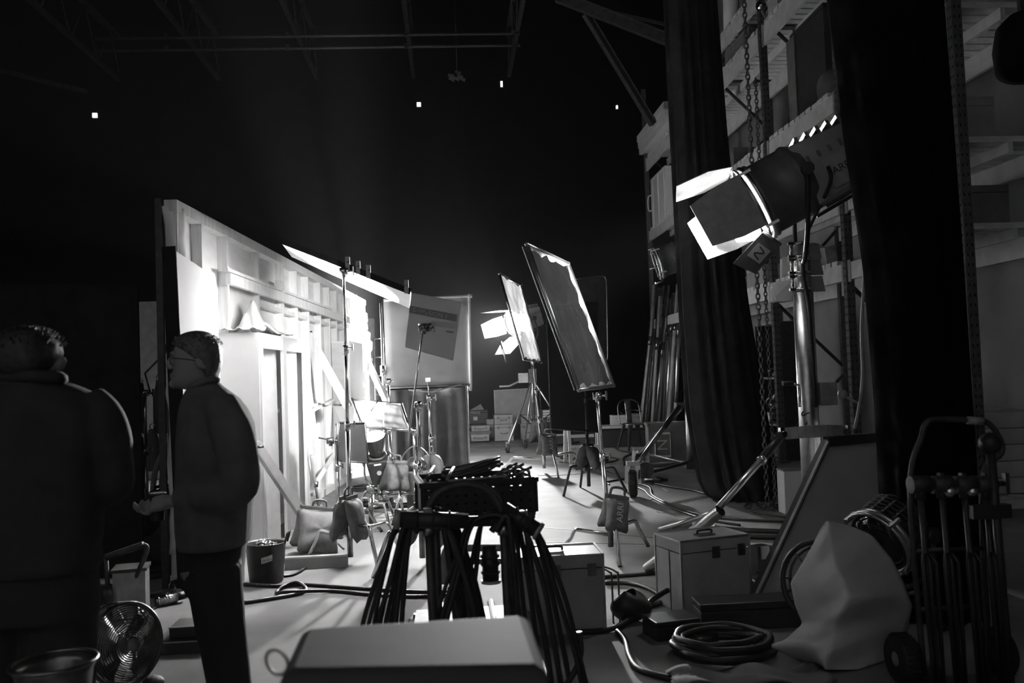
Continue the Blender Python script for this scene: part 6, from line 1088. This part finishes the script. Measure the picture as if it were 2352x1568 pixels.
g = MB(); g.tube(spl([J(434, 892, -.05), J(448, 884, -.075), J(478, 872, -.07), J(496, 872, -.03), J(496, 872, .03), J(478, 872, .07), J(448, 884, .075), J(434, 892, .05)], 5), .016, 8); g.build('collar', 'jacket', man)
g = MB(); g.tube(spl([J(421, 1243, -.1), J(420, 1246, 0), J(421, 1243, .1)], 4), .012, 8); g.build('hem_band', 'jacket', man)
g = MB()
rows_loft(g, [(1225, 426, 566, .17), (1262, 427, 562, .175), (1310, 428, 556, .18), (1350, 434, 556, .18)], Y, .17, 28, 2.5)
for s in (-1, 1):
    g.tube([J(492, 1300, s*.085), J(497, 1360, s*.09), J(506, 1430, s*.095), J(517, 1500, s*.1), J(527, 1568, s*.1), J(534, 1618, s*.1)], [.118, .115, .108, .10, .094, .09], 18)
fuse(g.build('trousers', 'trousers', man), .010, 3)
for s in (-1, 1):
    g = MB(); c = V((W(528, 1600, Y).x, Y+s*.1, 0)); g.grid(lambda u, v: c+V((-.05+math.cos(2*PI*u)*.145*(1-.35*v), math.sin(2*PI*u)*.048*(1-.2*v), .004+.085*v*(1.15 if math.cos(2*PI*u) > 0 else .8))), 24, 6, True); g.f.append(tuple(range(0, len(g.v), 6))); g.sm.append(False); g.build('shoe', 'plastic', man)
g = MB(); hr = random.Random(3)
rows_loft(g, [(768.5, 444, 466, .02), (771, 426, 480, .045), (775, 412, 489, .062), (781, 404, 497, .074), (789, 404, 502, .081), (799, 409, 506, .084), (811, 420, 508, .085), (822, 436, 509, .084), (836, 452, 508, .082), (850, 466, 504, .076), (862, 474, 499, .070), (870, 480, 494, .06)], Y, .08, 40, 2.3)
for k in range(900):
    a = hr.uniform(0, 6.28); b = hr.uniform(.05, 1); q = J(455, 806)+V((math.cos(a)*.108*b, math.sin(a)*.085*b, .078*math.sqrt(max(0, 1-b*b))+.008)); g.tube([q, q+V((math.cos(a)*.009*b-.004, math.sin(a)*.008*b, .007))], [.003, .001], 3, cap=False)
for k in range(30): q = J(404+hr.uniform(0, 16), 786-hr.uniform(0, 8), hr.uniform(-.05, .05)); g.tube([q, q+V((-.012, 0, .012))], [.005, .001], 4, cap=False)
g.build('hair', 'hairg', man)
g = MB()
for s in (-1, 1): g.torus(J(394.5, 826, s*.032), .023, .0022, (1, 0, 0), 18, 5); g.tube([J(396, 822, s*.055), J(430, 825, s*.08), J(464, 830, s*.082), J(470, 838, s*.08)], .0024, 5)
g.tube([J(394, 824, -.01), J(394, 824, .01)], .002, 5); g.build('glasses', 'plastic', man)
c = J(362, 1166, -.02); t = Thing('drink_cup', 'dark cup held in both hands by the man in profile', 'cup', c-V((0, 0, .05)))
g = MB(); g.lathe([(.028, -.055), (.036, .055), (.038, .058), (.033, .055), (.026, -.05)], c, (0, 0, 1), 22, cap=False); t.add('cup_wall', g, 'plastic'); g = MB(); g.cyl(c+V((0, 0, -.055)), c+V((0, 0, -.05)), .028, 20); t.add('cup_base', g, 'plastic'); g = MB(); g.lathe([(.04, 0), (.04, .008), (.034, .012)], c+V((0, 0, .056)), (0, 0, 1), 22); t.add('lid', g, 'rubber')
# ---- man seen from behind
Y = 2.9
B = MB()
rows_loft(B, [(760, 40, 96, .05), (768, 22, 112, .075), (780, 10, 122, .092), (795, 4, 128, .10), (812, 2, 133, .102), (828, 2, 135, .10), (842, 5, 134, .098), (856, 12, 130, .09), (868, 18, 128, .08), (880, 20, 128, .07), (900, 5, 140, .09)], Y, .09, 30, 2.2)
for s, px in ((1, 138), (-1, 0)): B.lathe([(.004, 0), (.03, .005), (.033, .013), (.018, .018)], J(px-4*s, 836, -.0), (s, -.3, 0), 16, 1, .65)
B.ball(J(68, 875, .06), .045, 12, 8); B.tube([J(68, 815, .09), J(68, 840, .108), J(68, 848, .095)], [.008, .014, .01], 8)
for s in (-1, 1): B.ball(J(68+s*24, 822, .088), .013, 10, 8)
rows_loft(B, [(895, -60, 190, .09), (950, -95, 215, .11), (1080, -80, 205, .11), (1220, -70, 195, .11), (1330, -75, 200, .12)], Y, .1, 28, 2.4)
WR = [J(150, 1085, .36), J(0, 1085, .36)]
for s, wr, sx in ((1, WR[0], 220), (-1, WR[1], -95)):
    e = J(62+s*192, 1112, .03); B.tube([J(62+s*150, 945), e, lerp(e, wr, .6), wr], [.05, .042, .034, .026], 12)
    B.tube([J(62+s*72, 1330), J(66+s*72, 1600), J(70+s*70, 1900)], [.085, .058, .042], 12)
    hand(B, wr, V((-.55*s, .8, .05)), V((0, -.2, 1)), (35, 50, 40), 1.0, s)
man2 = person('man seen from behind in a dark jacket standing before the black panel', B); fuse(man2, .0075, 2)
g = MB()
rows_loft(g, [(866, 2, 138, .085), (880, -12, 150, .095), (892, -52, 180, .11), (905, -82, 208, .12), (922, -106, 230, .13), (950, -122, 246, .14), (1000, -122, 244, .145), (1080, -116, 238, .145), (1180, -112, 233, .145), (1236, -108, 230, .145), (1268, -100, 224, .145), (1296, -106, 229, .15), (1314, -100, 220, .145)], Y, .12, 32, 2.5)
for s, wr in ((1, WR[0]), (-1, WR[1])):
    e = J(62+s*196, 1108, .04); g.tube(spl([J(62+s*130, 930), J(62+s*172, 972), J(62+s*190, 1045, .01), e, lerp(e, wr, .25)+V((0, 0, -.02)), lerp(e, wr, .6), lerp(e, wr, .92)], 4), [.078]*4+[.076]*4+[.068]*4+[.068]*4+[.064]*4+[.055]*4+[.046], 16)
fuse(g.build('dark_jacket', 'jacket_dark', man2), .009, 3)
g = MB(); g.tube(spl([J(4, 872, .05), J(2, 868, -.05), J(40, 864, -.085), J(96, 864, -.085), J(138, 868, -.05), J(140, 874, .05)], 5), .020, 8); g.build('collar', 'jacket_dark', man2)
g = MB(); rows_loft(g, [(1296, -88, 214, .13), (1350, -90, 222, .14), (1420, -86, 222, .14)], Y, .13, 28, 2.5)
for s in (-1, 1): g.tube([J(64+s*72, 1380), J(65+s*74, 1500), J(67+s*73, 1640), J(68+s*72, 1780), J(70+s*72, 1905)], [.115, .108, .095, .085, .08], 18)
fuse(g.build('trousers', 'trousers', man2), .010, 3)
for s in (-1, 1):
    g = MB(); c = V((W(70+s*72, 1900, Y).x, Y, 0)); g.grid(lambda u, v: c+V((math.cos(2*PI*u)*.05*(1-.2*v), .06+math.sin(2*PI*u)*.145*(1-.35*v), .004+.09*v)), 24, 6, True); g.f.append(tuple(range(0, len(g.v), 6))); g.sm.append(False); g.build('shoe', 'plastic', man2)
g = MB(); rows_loft(g, [(756, 52, 84, .03), (760, 30, 104, .062), (767, 14, 116, .085), (778, 3, 126, .102), (793, -3, 133, .110), (810, -5, 138, .112, -.006), (826, -4, 139, .104, -.014), (842, 4, 134, .092, -.02), (855, 16, 124, .08, -.024), (864, 30, 110, .065, -.03)], Y, .1, 40, 2.3)
for k in range(300):
    a = hr.uniform(0, 6.28); b = hr.uniform(.05, 1); q = J(67, 812)+V((math.cos(a)*.102*b, math.sin(a)*.112*b, .075*math.sqrt(max(0, 1-b*b))+.004)); g.tube([q, q+V((math.cos(a)*.012, math.sin(a)*.012, .012))], [.004, .001], 4, cap=False)
g.build('hair', 'hair', man2)
